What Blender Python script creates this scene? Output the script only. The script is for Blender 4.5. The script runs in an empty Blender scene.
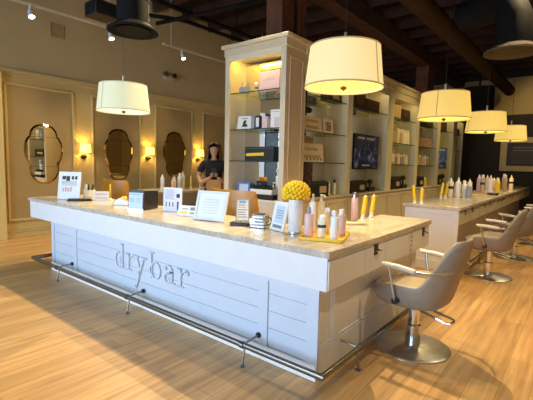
import bpy, bmesh, math, random
from mathutils import Vector, Matrix
random.seed(7)
PI = math.pi
S = bpy.context.scene
C = S.collection

# ------------------------------------------------------------------ materials
def mat(name, col, rough=.5, metal=0., var=.0, scale=8., emit=None, estr=0., spec=.5, bump=0., bscale=60., coat=0.):
    m = bpy.data.materials.new(name); m.use_nodes = True
    nt = m.node_tree; b = nt.nodes['Principled BSDF']
    b.inputs['Roughness'].default_value = rough
    b.inputs['Metallic'].default_value = metal
    b.inputs['Specular IOR Level'].default_value = spec
    b.inputs['Coat Weight'].default_value = coat
    c = (*col, 1)
    b.inputs['Base Color'].default_value = c
    if var > 0 or bump > 0:
        tc = nt.nodes.new('ShaderNodeTexCoord')
    if var > 0:
        n = nt.nodes.new('ShaderNodeTexNoise'); n.inputs['Scale'].default_value = scale; n.inputs['Detail'].default_value = 4
        nt.links.new(tc.outputs['Object'], n.inputs['Vector'])
        r = nt.nodes.new('ShaderNodeValToRGB')
        r.color_ramp.elements[0].position = .3; r.color_ramp.elements[1].position = .7
        r.color_ramp.elements[0].color = (*[max(0, v*(1-var)) for v in col], 1)
        r.color_ramp.elements[1].color = (*[min(1, v*(1+var)) for v in col], 1)
        nt.links.new(n.outputs['Fac'], r.inputs['Fac']); nt.links.new(r.outputs['Color'], b.inputs['Base Color'])
    if bump > 0:
        n2 = nt.nodes.new('ShaderNodeTexNoise'); n2.inputs['Scale'].default_value = bscale
        nt.links.new(tc.outputs['Object'], n2.inputs['Vector'])
        bp = nt.nodes.new('ShaderNodeBump'); bp.inputs['Strength'].default_value = bump; bp.inputs['Distance'].default_value = .01
        nt.links.new(n2.outputs['Fac'], bp.inputs['Height']); nt.links.new(bp.outputs['Normal'], b.inputs['Normal'])
    if emit:
        b.inputs['Emission Color'].default_value = (*emit, 1); b.inputs['Emission Strength'].default_value = estr
    return m

def floor_mat():
    m = bpy.data.materials.new('oak_planks'); m.use_nodes = True
    nt = m.node_tree; N = nt.nodes; L = nt.links; b = N['Principled BSDF']
    g = N.new('ShaderNodeNewGeometry'); sp = N.new('ShaderNodeSeparateXYZ'); L.new(g.outputs['Position'], sp.inputs[0])
    cb = N.new('ShaderNodeCombineXYZ'); L.new(sp.outputs['Y'], cb.inputs['X']); L.new(sp.outputs['X'], cb.inputs['Y'])
    br = N.new('ShaderNodeTexBrick'); L.new(cb.outputs[0], br.inputs['Vector'])
    br.inputs['Scale'].default_value = 1; br.inputs['Brick Width'].default_value = 1.35; br.inputs['Row Height'].default_value = .17
    br.inputs['Mortar Size'].default_value = .0018; br.inputs['Mortar Smooth'].default_value = .3; br.offset = .37
    br.inputs['Color1'].default_value = (.0, .0, .0, 1); br.inputs['Color2'].default_value = (1, 1, 1, 1); br.inputs['Mortar'].default_value = (.5, .5, .5, 1)
    # grain stretched along y
    mp = N.new('ShaderNodeMapping'); mp.inputs['Scale'].default_value = (14, .8, 1); L.new(g.outputs['Position'], mp.inputs['Vector'])
    ns = N.new('ShaderNodeTexNoise'); ns.inputs['Scale'].default_value = 1.6; ns.inputs['Detail'].default_value = 6; ns.inputs['Roughness'].default_value = .6
    L.new(mp.outputs[0], ns.inputs['Vector'])
    r1 = N.new('ShaderNodeValToRGB'); r1.color_ramp.elements[0].position = .25; r1.color_ramp.elements[1].position = .75
    r1.color_ramp.elements[0].color = (.35, .185, .068, 1); r1.color_ramp.elements[1].color = (.68, .425, .185, 1)
    e = r1.color_ramp.elements.new(.5); e.color = (.54, .315, .120, 1)
    L.new(ns.outputs['Fac'], r1.inputs['Fac'])
    mx = N.new('ShaderNodeMixRGB'); mx.blend_type = 'MULTIPLY'; mx.inputs[0].default_value = 1
    r2 = N.new('ShaderNodeValToRGB'); r2.color_ramp.elements[0].color = (.84, .82, .8, 1); r2.color_ramp.elements[1].color = (1.12, 1.12, 1.12, 1)
    L.new(br.outputs['Color'], r2.inputs['Fac']); L.new(r1.outputs['Color'], mx.inputs[1]); L.new(r2.outputs['Color'], mx.inputs[2])
    mx2 = N.new('ShaderNodeMixRGB'); mx2.blend_type = 'MULTIPLY'; L.new(br.outputs['Fac'], mx2.inputs[0])
    L.new(mx.outputs[0], mx2.inputs[1]); mx2.inputs[2].default_value = (.55, .5, .45, 1)
    L.new(mx2.outputs[0], b.inputs['Base Color'])
    b.inputs['Roughness'].default_value = .42
    return m

def marble_mat():
    m = bpy.data.materials.new('veined_marble'); m.use_nodes = True
    nt = m.node_tree; N = nt.nodes; L = nt.links; b = N['Principled BSDF']
    g = N.new('ShaderNodeNewGeometry')
    mp = N.new('ShaderNodeMapping'); mp.inputs['Scale'].default_value = (4.2, .8, 3); mp.inputs['Rotation'].default_value = (0, 0, .18); L.new(g.outputs['Position'], mp.inputs['Vector'])
    n = N.new('ShaderNodeTexNoise'); n.inputs['Scale'].default_value = 2.0; n.inputs['Detail'].default_value = 6; n.inputs['Roughness'].default_value = .55; n.inputs['Distortion'].default_value = .9
    L.new(mp.outputs[0], n.inputs['Vector'])
    r = N.new('ShaderNodeValToRGB'); cr = r.color_ramp
    cr.elements[0].position = .25; cr.elements[0].color = (.52, .45, .35, 1)
    cr.elements[1].position = .76; cr.elements[1].color = (.52, .45, .35, 1)
    for p, c in ((.38, (.56, .49, .39)), (.46, (.42, .37, .30)), (.50, (.52, .45, .36)), (.56, (.60, .53, .43)), (.64, (.44, .385, .31))):
        e = cr.elements.new(p); e.color = (*c, 1)
    L.new(n.outputs['Fac'], r.inputs['Fac']); L.new(r.outputs['Color'], b.inputs['Base Color'])
    b.inputs['Roughness'].default_value = .22
    return m

def glass_mat(name, tint, gl=.1):
    m = bpy.data.materials.new(name); m.use_nodes = True
    nt = m.node_tree; N = nt.nodes; L = nt.links; N.remove(N['Principled BSDF'])
    t = N.new('ShaderNodeBsdfTransparent'); t.inputs[0].default_value = (*tint, 1)
    g = N.new('ShaderNodeBsdfGlossy'); g.inputs['Roughness'].default_value = .03
    x = N.new('ShaderNodeMixShader'); x.inputs[0].default_value = gl
    L.new(t.outputs[0], x.inputs[1]); L.new(g.outputs[0], x.inputs[2]); L.new(x.outputs[0], N['Material Output'].inputs[0])
    return m

def screen_mat(name, base, spots, scale, seed=0., strength=1.):
    m = bpy.data.materials.new(name); m.use_nodes = True
    nt = m.node_tree; N = nt.nodes; L = nt.links; b = N['Principled BSDF']
    tc = N.new('ShaderNodeTexCoord'); mp = N.new('ShaderNodeMapping'); mp.inputs['Location'].default_value = (seed, seed, seed)
    L.new(tc.outputs['Object'], mp.inputs['Vector'])
    n = N.new('ShaderNodeTexNoise'); n.inputs['Scale'].default_value = scale; n.inputs['Detail'].default_value = 3; n.inputs['Distortion'].default_value = 1.2
    L.new(mp.outputs[0], n.inputs['Vector'])
    r = N.new('ShaderNodeValToRGB'); cr = r.color_ramp; cr.interpolation = 'LINEAR'
    cr.elements[0].position = .3; cr.elements[0].color = (*base, 1); cr.elements[1].position = .8; cr.elements[1].color = (*spots[-1], 1)
    for i, c in enumerate(spots[:-1]):
        e = cr.elements.new(.48 + .1*i); e.color = (*c, 1)
    L.new(n.outputs['Fac'], r.inputs['Fac']); L.new(r.outputs['Color'], b.inputs['Base Color'])
    L.new(r.outputs['Color'], b.inputs['Emission Color']); b.inputs['Emission Strength'].default_value = strength
    b.inputs['Roughness'].default_value = .35
    return m

M = {}
M['floor'] = floor_mat(); M['marble'] = marble_mat()
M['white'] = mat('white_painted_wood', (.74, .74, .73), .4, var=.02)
M['panel'] = mat('shade_tinted_panel_white', (.57, .62, .69), .45, var=.02)  # darker, bluer than the fascia white: shade under the overhang put into the colour
M['letter'] = mat('shade_tinted_letter_white', (.60, .645, .70), .35, var=.01)  # same shade tint as the boards, put into the letter colour
M['cream'] = mat('cream_cabinet_paint', (.62, .54, .38), .45, var=.03)
M['creamin'] = mat('pale_shelf_lining', (.68, .63, .44), .5, var=.02)
M['wallup'] = mat('olive_tan_wall_paint', (.50, .385, .19), .85, var=.03, scale=2)
M['wallpaper'] = mat('brown_tan_wallpaper', (.37, .262, .108), .8, var=.04, scale=3)
M['walltrim'] = mat('cream_wall_trim', (.54, .41, .17), .6, var=.02)
M['darkwall'] = mat('dark_brown_wall', (.018, .011, .008), .8, var=.2)
M['backup'] = mat('beige_far_wall', (.34, .25, .11), .85, var=.05)
M['ceil'] = mat('dark_timber_ceiling', (.012, .006, .004), .95, var=.4, scale=3)
M['beam'] = mat('dark_stained_timber', (.042, .014, .006), .85, var=.4, scale=5)
M['post'] = mat('red_brown_timber', (.12, .040, .014), .7, var=.4, scale=6)
M['duct'] = mat('black_duct_paint', (.008, .007, .006), .8, var=.2, spec=.15)
M['ductbrown'] = mat('brown_duct_paint', (.045, .026, .014), .9, var=.25, spec=.1)
M['diff'] = mat('beige_diffuser_paint', (.10, .078, .045), .8, spec=.2)
M['chrome'] = mat('brushed_steel', (.55, .55, .54), .28, 1.)
M['polish'] = mat('polished_chrome', (.75, .75, .75), .08, 1.)
M['railm'] = mat('satin_steel_rail', (.26, .245, .215), .34, 1., var=.05)
M['base'] = mat('worn_steel_disc', (.60, .59, .55), .33, 1., var=.14, scale=14)
M['black'] = mat('black_plastic', (.010, .010, .011), .4, var=.1)
M['darkbrown'] = mat('dark_brown_carton', (.035, .018, .010), .5, var=.2)
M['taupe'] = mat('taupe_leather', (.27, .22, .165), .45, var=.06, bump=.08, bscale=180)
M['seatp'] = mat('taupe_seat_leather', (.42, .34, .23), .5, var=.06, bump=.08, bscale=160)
M['armpad'] = mat('pale_arm_pad', (.66, .58, .48), .45, var=.03)
M['mustard'] = mat('mustard_leather', (.36, .165, .004), .36, var=.12, scale=5)
M['yellow'] = mat('bright_yellow_plastic', (.86, .58, .02), .3, var=.04)
M['yellowtray'] = mat('yellow_lacquer_tray', (.90, .58, .04), .3, var=.03)
M['blossom'] = mat('yellow_petal', (.92, .60, .012), .7, var=.12, scale=60)
M['pink'] = mat('pale_pink_bottle', (.80, .50, .46), .35, var=.02)
M['lilac'] = mat('pink_lilac_bottle', (.72, .50, .52), .35, var=.02)
M['creamb'] = mat('cream_bottle', (.82, .74, .56), .35, var=.02)
M['whiteb'] = mat('white_bottle', (.86, .83, .78), .35, var=.02)
M['peach'] = mat('peach_bottle', (.78, .52, .36), .35, var=.02)
M['tanb'] = mat('tan_bottle', (.55, .40, .22), .4, var=.03)
M['greyb'] = mat('grey_bottle', (.32, .33, .36), .4, var=.03)
M['paper'] = mat('white_paper', (.84, .83, .80), .6, var=.01)
M['paperwarm'] = mat('cream_card', (.80, .72, .56), .6, var=.01)
M['papertan'] = mat('tan_card', (.50, .38, .20), .6, var=.02)
M['paperlilac'] = mat('lilac_paper', (.72, .70, .78), .5, var=.01)
M['paperblue'] = mat('pale_blue_paper', (.56, .66, .76), .5, var=.02)
M['ink'] = mat('grey_ink', (.25, .24, .24), .7)
M['inkd'] = mat('dark_ink', (.04, .035, .035), .7)
M['inkp'] = mat('pink_ink', (.70, .42, .40), .7)
M['inkb'] = mat('blue_ink', (.25, .45, .62), .7)
M['blue'] = mat('blue_frame_paint', (.09, .16, .42), .4)
M['pinkbox'] = mat('pale_pink_carton', (.78, .58, .56), .5, var=.02)
M['green'] = mat('dark_green_leaf', (.015, .04, .012), .6, var=.4, scale=40)
M['vase'] = mat('translucent_white_vase', (.74, .73, .72), .3, var=.05, scale=30)
M['mirror'] = mat('silvered_mirror', (.78, .76, .70), .015, 1.)
M['wmirror'] = mat('warm_tinted_mirror', (.86, .74, .48), .02, 1.)
M['bevel'] = mat('bevelled_mirror_edge', (.55, .38, .12), .10, 1.)
M['edge'] = mat('green_black_glass_edge', (.012, .028, .022), .2)
M['glass'] = glass_mat('shelf_glass', (.90, .95, .92), .10)
M['clear'] = glass_mat('clear_acrylic', (.93, .94, .95), .10)
M['shade'] = mat('warm_lampshade_fabric', (.45, .38, .22), .8, emit=(1., .76, .34), estr=.60, var=.02)
M['shadey'] = mat('yellow_lampshade_fabric', (.42, .34, .16), .8, emit=(1., .64, .125), estr=.60, var=.02)
M['shadec'] = mat('cool_lampshade_fabric', (.42, .41, .32), .8, emit=(.80, .80, .46), estr=.52, var=.02)
M['diffu'] = mat('warm_lamp_diffuser', (.9, .8, .5), .5, emit=(1., .80, .14), estr=.92)
M['diffuc'] = mat('cool_lamp_diffuser', (.9, .9, .7), .5, emit=(1., .97, .62), estr=.9)
M['seam'] = mat('shade_seam_trim', (.42, .30, .13), .8, emit=(1., .6, .2), estr=.12)
M['seamc'] = mat('shade_rim_trim', (.45, .42, .30), .8, emit=(.8, .75, .45), estr=.15)
M['bulb'] = mat('lit_bulb', (1, 1, 1), .5, emit=(1., .86, .55), estr=14)
M['led'] = mat('warm_strip_light', (1, 1, 1), .5, emit=(1., .66, .10), estr=26)
M['ledw'] = mat('dim_strip_light', (1, 1, 1), .5, emit=(1., .74, .26), estr=8)
M['sconce'] = mat('lit_sconce_shade', (.9, .75, .35), .7, emit=(1., .66, .10), estr=2.2)
M['board'] = mat('dark_menu_board', (.025, .020, .020), .6)
M['boardtxt'] = mat('chalk_writing', (.17, .135, .11), .8)
M['boardtxt2'] = mat('faint_chalk', (.11, .085, .07), .8)
M['framew'] = mat('pale_wood_frame', (.42, .31, .14), .6, var=.1)
M['skin'] = mat('warm_skin', (.46, .24, .14), .55, var=.05)
M['shirt'] = mat('black_cotton', (.008, .007, .008), .9)
M['hair'] = mat('auburn_hair', (.075, .026, .011), .6, var=.4, scale=50)
M['bag'] = mat('tan_bag_leather', (.42, .21, .06), .5, var=.1)
M['tv'] = screen_mat('salon_video_still', (.006, .007, .012), [(.008, .010, .018), (.02, .035, .09), (.35, .33, .36)], 6., 1.7, .3)
M['tv2'] = screen_mat('salon_video_still_cool', (.006, .007, .012), [(.01, .015, .04), (.06, .12, .26), (.30, .32, .36)], 6., 4.1, .35)
M['poster'] = screen_mat('floral_picture', (.012, .009, .008), [(.03, .012, .010), (.22, .06, .04), (.35, .28, .20)], 22., 0., .1)
M['redpat'] = screen_mat('red_pattern_card', (.55, .40, .20), [(.50, .35, .18), (.22, .04, .03), (.60, .45, .26)], 16., 0., .05)
M['portrait'] = screen_mat('portrait_print', (.42, .16, .10), [(.30, .09, .05), (.62, .42, .32), (.45, .20, .14)], 14., 0., .05)
M['possc'] = mat('payment_screen_glow', (.34, .42, .50), .3, emit=(.62, .76, .92), estr=.22)
M['tanwood'] = mat('light_wood_edge', (.60, .42, .20), .5, var=.1)
M['greypanel'] = mat('grey_bar_panel', (.30, .27, .21), .6, var=.04)
M['stripe'] = mat('white_kick_strip', (.86, .82, .78), .5)
M['winfr'] = mat('dark_bronze_window_frame', (.012, .012, .014), .5)

# ------------------------------------------------------------------ mesh helpers
def nb(): return bmesh.new()
def box(bm, x0, x1, y0, y1, z0, z1, mx=None):
    vs = [Vector(p) for p in ((x0,y0,z0),(x1,y0,z0),(x1,y1,z0),(x0,y1,z0),(x0,y0,z1),(x1,y0,z1),(x1,y1,z1),(x0,y1,z1))]
    if mx: vs = [mx @ v for v in vs]
    v = [bm.verts.new(p) for p in vs]
    for f in ((0,3,2,1),(4,5,6,7),(0,1,5,4),(1,2,6,5),(2,3,7,6),(3,0,4,7)): bm.faces.new([v[i] for i in f])
    return bm
def prism(bm, pts, fn, d0, d1):
    """pts: 2d outline, fn(u,v,d)->3d"""
    a = [bm.verts.new(fn(u, v, d0)) for u, v in pts]; b = [bm.verts.new(fn(u, v, d1)) for u, v in pts]
    n = len(pts)
    bm.faces.new(a[::-1]); bm.faces.new(b)
    for i in range(n): bm.faces.new((a[i], a[(i+1) % n], b[(i+1) % n], b[i]))
    return bm
def ringprism(bm, outer, inner, fn, d0, d1):
    n = len(outer)
    A = [bm.verts.new(fn(u, v, d0)) for u, v in outer]; B = [bm.verts.new(fn(u, v, d1)) for u, v in outer]
    a = [bm.verts.new(fn(u, v, d0)) for u, v in inner]; b = [bm.verts.new(fn(u, v, d1)) for u, v in inner]
    for i in range(n):
        j = (i+1) % n
        bm.faces.new((B[i], B[j], b[j], b[i])); bm.faces.new((A[j], A[i], a[i], a[j]))
        bm.faces.new((A[i], A[j], B[j], B[i])); bm.faces.new((a[j], a[i], b[i], b[j]))
    return bm
def XY(u, v, d): return Vector((u, v, d))
def XZ(u, v, d): return Vector((u, d, v))
def YZ(u, v, d): return Vector((d, u, v))
def lathe(bm, prof, c=(0,0,0), seg=24, mx=None, sx=1., sy=1., cap=True):
    rings = []
    for r, z in prof:
        ring = []
        for i in range(seg):
            a = 2*PI*i/seg
            p = Vector((c[0]+r*sx*math.cos(a), c[1]+r*sy*math.sin(a), c[2]+z))
            ring.append(bm.verts.new(mx @ p if mx else p))
        rings.append(ring)
    for k in range(len(rings)-1):
        for i in range(seg):
            j = (i+1) % seg
            bm.faces.new((rings[k][i], rings[k][j], rings[k+1][j], rings[k+1][i]))
    if cap:
        bm.faces.new(rings[0][::-1]); bm.faces.new(rings[-1])
    return bm
def tube(bm, pts, r, seg=10, closed=False, radii=None):
    pts = [Vector(p) for p in pts]; n = len(pts); rings = []
    up = None
    for i, p in enumerate(pts):
        if closed: t = (pts[(i+1) % n]-pts[i-1])
        elif i == 0: t = pts[1]-p
        elif i == n-1: t = p-pts[-2]
        else: t = (pts[i+1]-p).normalized()+(p-pts[i-1]).normalized()
        t.normalize()
        if up is None:
            up = Vector((0,0,1)) if abs(t.z) < .9 else Vector((1,0,0))
        s = t.cross(up); s.normalize(); u2 = s.cross(t); u2.normalize(); up = u2
        k = 1.
        if 0 < i < n-1 and not closed:
            c = max(.35, (pts[i+1]-p).normalized().dot((p-pts[i-1]).normalized())); 
            k = 1/math.sqrt(max(.3, (1+c)/2))
        rr = radii[i] if radii else r
        rings.append([bm.verts.new(p + (s*math.cos(2*PI*j/seg)*k + u2*math.sin(2*PI*j/seg))*rr) for j in range(seg)])
    m = n if closed else n-1
    for k in range(m):
        a, b = rings[k], rings[(k+1) % n]
        for j in range(seg):
            l = (j+1) % seg
            bm.faces.new((a[j], a[l], b[l], b[j]))
    if not closed:
        bm.faces.new(rings[0][::-1]); bm.faces.new(rings[-1])
    return bm
def ball(bm, c, r, seg=12, sx=1, sy=1, sz=1):
    bmesh.ops.create_uvsphere(bm, u_segments=seg, v_segments=max(6, seg//2+1), radius=1., matrix=Matrix.Translation(c) @ Matrix.Diagonal((r*sx, r*sy, r*sz, 1)))
    return bm
def rbox(bm, x0, x1, y0, y1, z0, z1, r, seg=5):
    """box with rounded vertical corners"""
    pts = []
    for cx, cy, a0 in ((x1-r, y1-r, 0), (x0+r, y1-r, PI/2), (x0+r, y0+r, PI), (x1-r, y0+r, 1.5*PI)):
        for i in range(seg+1):
            a = a0 + PI/2*i/seg; pts.append((cx+r*math.cos(a), cy+r*math.sin(a)))
    return prism(bm, pts, XY, z0, z1)
def rrect(x0, x1, y0, y1, r, seg=5):
    pts = []
    for cx, cy, a0 in ((x1-r, y1-r, 0), (x0+r, y1-r, PI/2), (x0+r, y0+r, PI), (x1-r, y0+r, 1.5*PI)):
        for i in range(seg+1):
            a = a0 + PI/2*i/seg; pts.append((cx+r*math.cos(a), cy+r*math.sin(a)))
    return pts

def obj(name, bm, m, parent=None, loc=None, bev=0., smooth=True, sub=0):
    bmesh.ops.recalc_face_normals(bm, faces=bm.faces)
    me = bpy.data.meshes.new(name); bm.to_mesh(me); bm.free()
    me.materials.append(m)
    if smooth:
        for p in me.polygons: p.use_smooth = True
        try: me.set_sharp_from_angle(angle=math.radians(38))
        except Exception: pass
    o = bpy.data.objects.new(name, me); C.objects.link(o)
    if parent: o.parent = parent
    if loc: o.location = loc
    if bev > 0:
        b = o.modifiers.new('bev', 'BEVEL'); b.width = bev; b.segments = 2; b.limit_method = 'ANGLE'
    if sub: 
        s = o.modifiers.new('sub', 'SUBSURF'); s.levels = sub; s.render_levels = sub
    return o
def thing(name, label, cat, loc=(0,0,0), rz=0., group=None):
    o = bpy.data.objects.new(name, None); C.objects.link(o); o.empty_display_size = .1
    o.location = loc; o.rotation_euler = (0,0,rz); o['label'] = label; o['category'] = cat
    if group: o['group'] = group
    return o
def tag(o, label, cat, group=None):
    o['label'] = label; o['category'] = cat
    if group: o['group'] = group
    return o
def struct(name, bm, m, bev=0.):
    o = obj(name, bm, m, bev=bev); o['kind'] = 'structure'; return o
def dup(root, loc, rz, label, group=None):
    r = root.copy(); C.objects.link(r); r.location = loc; r.rotation_euler = (0,0,rz); r['label'] = label
    if group: r['group'] = group
    for ch in list(root.children):
        c = ch.copy(); C.objects.link(c); c.parent = r
        for g in list(ch.children):
            d = g.copy(); C.objects.link(d); d.parent = c
    return r

# ------------------------------------------------------------------ camera
cam = bpy.data.cameras.new('camera'); co = bpy.data.objects.new('camera', cam); C.objects.link(co)
r_ = Vector((.775823, .630533, .022931)); u_ = Vector((-.077185, .058774, .995283)); f_ = Vector((-.626211, .773934, -.094266))
mw = Matrix(((r_.x, u_.x, -f_.x, 1.2031), (r_.y, u_.y, -f_.y, -2.1163), (r_.z, u_.z, -f_.z, 1.4593), (0,0,0,1)))
co.matrix_world = mw
cam.sensor_width = 36; cam.sensor_fit = 'HORIZONTAL'; cam.lens = 36*394.80/533; cam.clip_start = .05
S.camera = co

# ------------------------------------------------------------------ setting
XL, XR, YF, YB, ZC = -6.77, 3.6, -6.0, 14.5, 5.08
struct('floor', box(nb(), XL-.1, XR+.1, YF-.1, YB+.1, -.1, 0), M['floor'])
struct('ceiling', box(nb(), XL-.1, XR+.1, YF-.1, YB+.1, ZC, ZC+.1), M['ceil'])
bm = nb(); box(bm, XL-.1, XL, YF, -3.7, 0, ZC); box(bm, XL-.1, XL, -1.7, YB, 0, ZC); box(bm, XL-.1, XL, -3.7, -1.7, 3.0, ZC); struct('wall_left', bm, M['wallup'])
bm = nb(); box(bm, XL-.09, XL-.03, -2.72, -2.12, 0, 3.0); struct('door_1', bm, M['winfr'])
bm = nb()
for a, b in ((-3.7, -3.64), (-2.12, -2.08), (-1.75, -1.7)): box(bm, XL-.08, XL-.02, a, b, 0, 3.0)
box(bm, XL-.08, XL-.02, -3.64, -2.72, 2.2, 2.27); w = struct('window_4', bm, M['winfr']); obj('pane', box(nb(), XL-.06, XL-.05, -3.64, -2.72, 0, 3.0), M['clear'], w); obj('pane', box(nb(), XL-.06, XL-.05, -2.08, -1.75, 0, 3.0), M['clear'], w)
struct('wall_right', box(nb(), XR, XR+.1, YF, YB, 0, ZC), M['wallup'])
bm = nb(); box(bm, XL, XR, YB, YB+.1, 0, 3.36); struct('wall_back', bm, M['darkwall'])
bm = nb(); box(bm, XL, XR, YB, YB+.1, 3.36, 4.66); struct('wall_back_upper', bm, M['backup'])
bm = nb(); box(bm, XL, XR, YB, YB+.1, 4.66, ZC); struct('wall_back_soffit', bm, M['darkwall'])
# shop front behind the viewer: piers, sill and head around three window openings
wins = [(-6.2, -3.4), (-3.1, -.3), (0., 2.9)]
bm = nb(); box(bm, XL, XR, YF-.15, YF, 0, .25); box(bm, XL, XR, YF-.15, YF, 3.2, ZC)
xs = [XL] + [v for w in wins for v in w] + [XR]
for i in range(0, len(xs), 2): box(bm, xs[i], xs[i+1], YF-.15, YF, .25, 3.2)
struct('wall_front', bm, M['darkwall'])
for i, (a, b) in enumerate(wins):
    bm = nb()
    for q in (a, (a+b)/2-.03, b-.06): box(bm, q, q+.06, YF-.12, YF-.04, .25, 3.2)
    for z in (.25, 2.4, 3.14): box(bm, a, b, YF-.12, YF-.04, z, z+.06)
    w = struct('window_%d' % (i+1), bm, M['winfr'])
    g = obj('pane', box(nb(), a, b, YF-.09, YF-.08, .25, 3.2), M['clear'], w)

# left wall panelling
P1, P2, P3, P4, P5 = (.41, 1.62), (1.965, 3.12), (3.487, 4.64), (4.97, 6.13), (6.5, 7.65)
bm = nb()
box(bm, XL, XL+.012, .36, 13, 0, 2.9)
struct('trim_1', bm, M['walltrim'])
bm = nb(); box(bm, XL+.012, XL+.035, .36, 13, 0, .125); box(bm, XL+.012, XL+.045, .36, 13, .10, .125); struct('baseboard_left', bm, M['walltrim'], .004)
bm = nb(); box(bm, XL, XL+.05, -1.5, 13.5, 2.915, 2.985); box(bm, XL, XL+.03, -1.5, 13.5, 2.87, 2.915); struct('trim_2', bm, M['walltrim'], .006)
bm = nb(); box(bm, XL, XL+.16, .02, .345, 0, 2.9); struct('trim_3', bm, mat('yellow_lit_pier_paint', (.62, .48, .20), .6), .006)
n = 4
for a, b in (P1, P2, P3, P4, P5):
    bm = nb(); z0, z1, w, d0, d1 = .30, 2.75, .045, XL+.012, XL+.04
    box(bm, d0, d1, a, b, z0, z0+w); box(bm, d0, d1, a, b, z1-w, z1); box(bm, d0, d1, a, a+w, z0+w, z1-w); box(bm, d0, d1, b-w, b, z0+w, z1-w)
    struct('trim_%d' % n, bm, M['walltrim'], .01); n += 1
    bm = nb(); box(bm, d0, XL+.018, a+w, b-w, z0+w, z1-w); struct('trim_%d' % n, bm, M['wallpaper']); n += 1

# ceiling timbers
for i, y in enumerate([-5 + .85*k for k in range(23)]):
    struct('ceiling_joist', box(nb(), XL, XR, y-.05, y+.05, ZC-.26, ZC), M['beam'])
for x in (-2.85, .75):
    struct('ceiling_beam', box(nb(), x-.17, x+.17, YF, YB, ZC-.62, ZC-.26), M['beam'])

bm = nb(); box(bm, -2.99, -2.67, 2.95, 3.27, 0, ZC-.62)
tag(obj('timber_post', bm, M['post'], bev=.01), 'red-brown square timber post rising behind the near end of the shelving', 'post')
bm = nb(); box(bm, -2.99, -2.67, 3.42, 3.62, 0, ZC-.62)
tag(obj('timber_post', bm, M['post'], bev=.01), 'darker narrow timber post just behind the nearest post', 'post')
bm = nb(); box(bm, -3.10, -2.72, 10.3, 10.85, 0, ZC-.62)
tag(obj('timber_post', bm, M['post'], bev=.01), 'far dark red timber post above the second pendant lamp', 'post')

# ------------------------------------------------------------------ reception island
H = .915
TH = .045
def Lshape(x0, x1, y0, ya, xi, yb):
    return [(x0, y0), (x1, y0), (x1, yb), (xi, yb), (xi, ya), (x0, ya)]
bm = prism(nb(), Lshape(-4.70, 0, 0, .76, -.545, 2.077), XY, H-TH, H)
tag(obj('marble_worktop', bm, M['marble'], bev=.006), 'grey-veined marble worktop of the white reception island, L-shaped', 'worktop')

rc = thing('reception_counter', 'white panelled reception island with raised lettering on its front', 'counter', (0, 0, 0))
bm = prism(nb(), Lshape(-4.16, -.104-.016, .091, .58, -.48, 1.96), XY, .0, .649)
obj('carcass', bm, M['white'], rc)
bm = prism(nb(), Lshape(-4.68, -.022, .02, .72, -.52, 2.055), XY, .649, H-TH)
obj('fascia', bm, M['white'], rc, bev=.003)
# boards of the front between stiles
def boards(x0, x1):
    bm = nb(); z = .125; 
    while z < .60:
        z1 = min(z+.128, .61)
        box(bm, x0, x1, .083, .0915, z+.0018, z1-.0018); z = z1
    return bm
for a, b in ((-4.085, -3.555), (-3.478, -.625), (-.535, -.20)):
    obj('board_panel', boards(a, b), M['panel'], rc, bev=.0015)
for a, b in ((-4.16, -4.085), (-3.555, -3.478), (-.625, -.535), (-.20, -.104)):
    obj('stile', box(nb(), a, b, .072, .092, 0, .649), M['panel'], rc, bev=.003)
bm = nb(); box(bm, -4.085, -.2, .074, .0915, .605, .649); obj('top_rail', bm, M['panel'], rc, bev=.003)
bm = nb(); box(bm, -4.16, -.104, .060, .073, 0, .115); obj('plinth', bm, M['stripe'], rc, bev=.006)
# right side: corner stile, small panel, long panel
for a, b in ((.092, .12), (.275, .335), (1.86, 1.96)):
    obj('stile', box(nb(), -.121, -.104, a, b, 0, .649), M['white'], rc, bev=.003)
bm = nb(); box(bm, -.121, -.105, .12, 1.86, .0, .22); obj('base_rail', bm, M['white'], rc, bev=.003)
for a, b in ((.12, .275), (.335, 1.86)):
    bm = nb(); w = .022
    box(bm, -.121, -.108, a, b, .22, .22+w); box(bm, -.121, -.108, a, b, .649-w, .649); box(bm, -.121, -.108, a, a+w, .22+w, .649-w); box(bm, -.121, -.108, b-w, b, .22+w, .649-w)
    obj('panel_moulding', bm, M['white'], rc, bev=.005)
# drawer fronts along the right side fascia, with recessed pulls
dr = [(.03, .545), (.55, .935), (.94, 1.48), (1.56, 2.05)]
def drawer(parent, x, a, b, z0=.655, z1=.845, pull=None, m='white'):
    d = obj('drawer', box(nb(), x, x+.009, a, b, z0, z1), M[m], parent, bev=.002)
    if pull is not None:
        bm = nb(); box(bm, x+.009, x+.014, pull-.035, pull+.035, .775, .855); s = obj('pull_plate', bm, M['black'], d, bev=.004)
        bm = nb(); tube(bm, [(x+.014, pull-.01, .815), (x+.035, pull+.0, .812), (x+.04, pull+.035, .80)], .011, 8); obj('pull', bm, M['polish'], d)
    return d
drawer(rc, -.022, *dr[0]); drawer(rc, -.022, *dr[1], pull=.735); drawer(rc, -.022, *dr[2]); drawer(rc, -.022, *dr[3], pull=1.86)
bm = nb(); box(bm, -.022, -.010, 1.50, 1.54, .66, .84); sw = obj('socket_strip', bm, M['paperwarm'], rc, bev=.002)
bm = nb()
for z in (.68, .72, .76, .80): box(bm, -.010, -.008, 1.513, 1.527, z, z+.02)
obj('socket_slot', bm, M['black'], sw)

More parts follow.
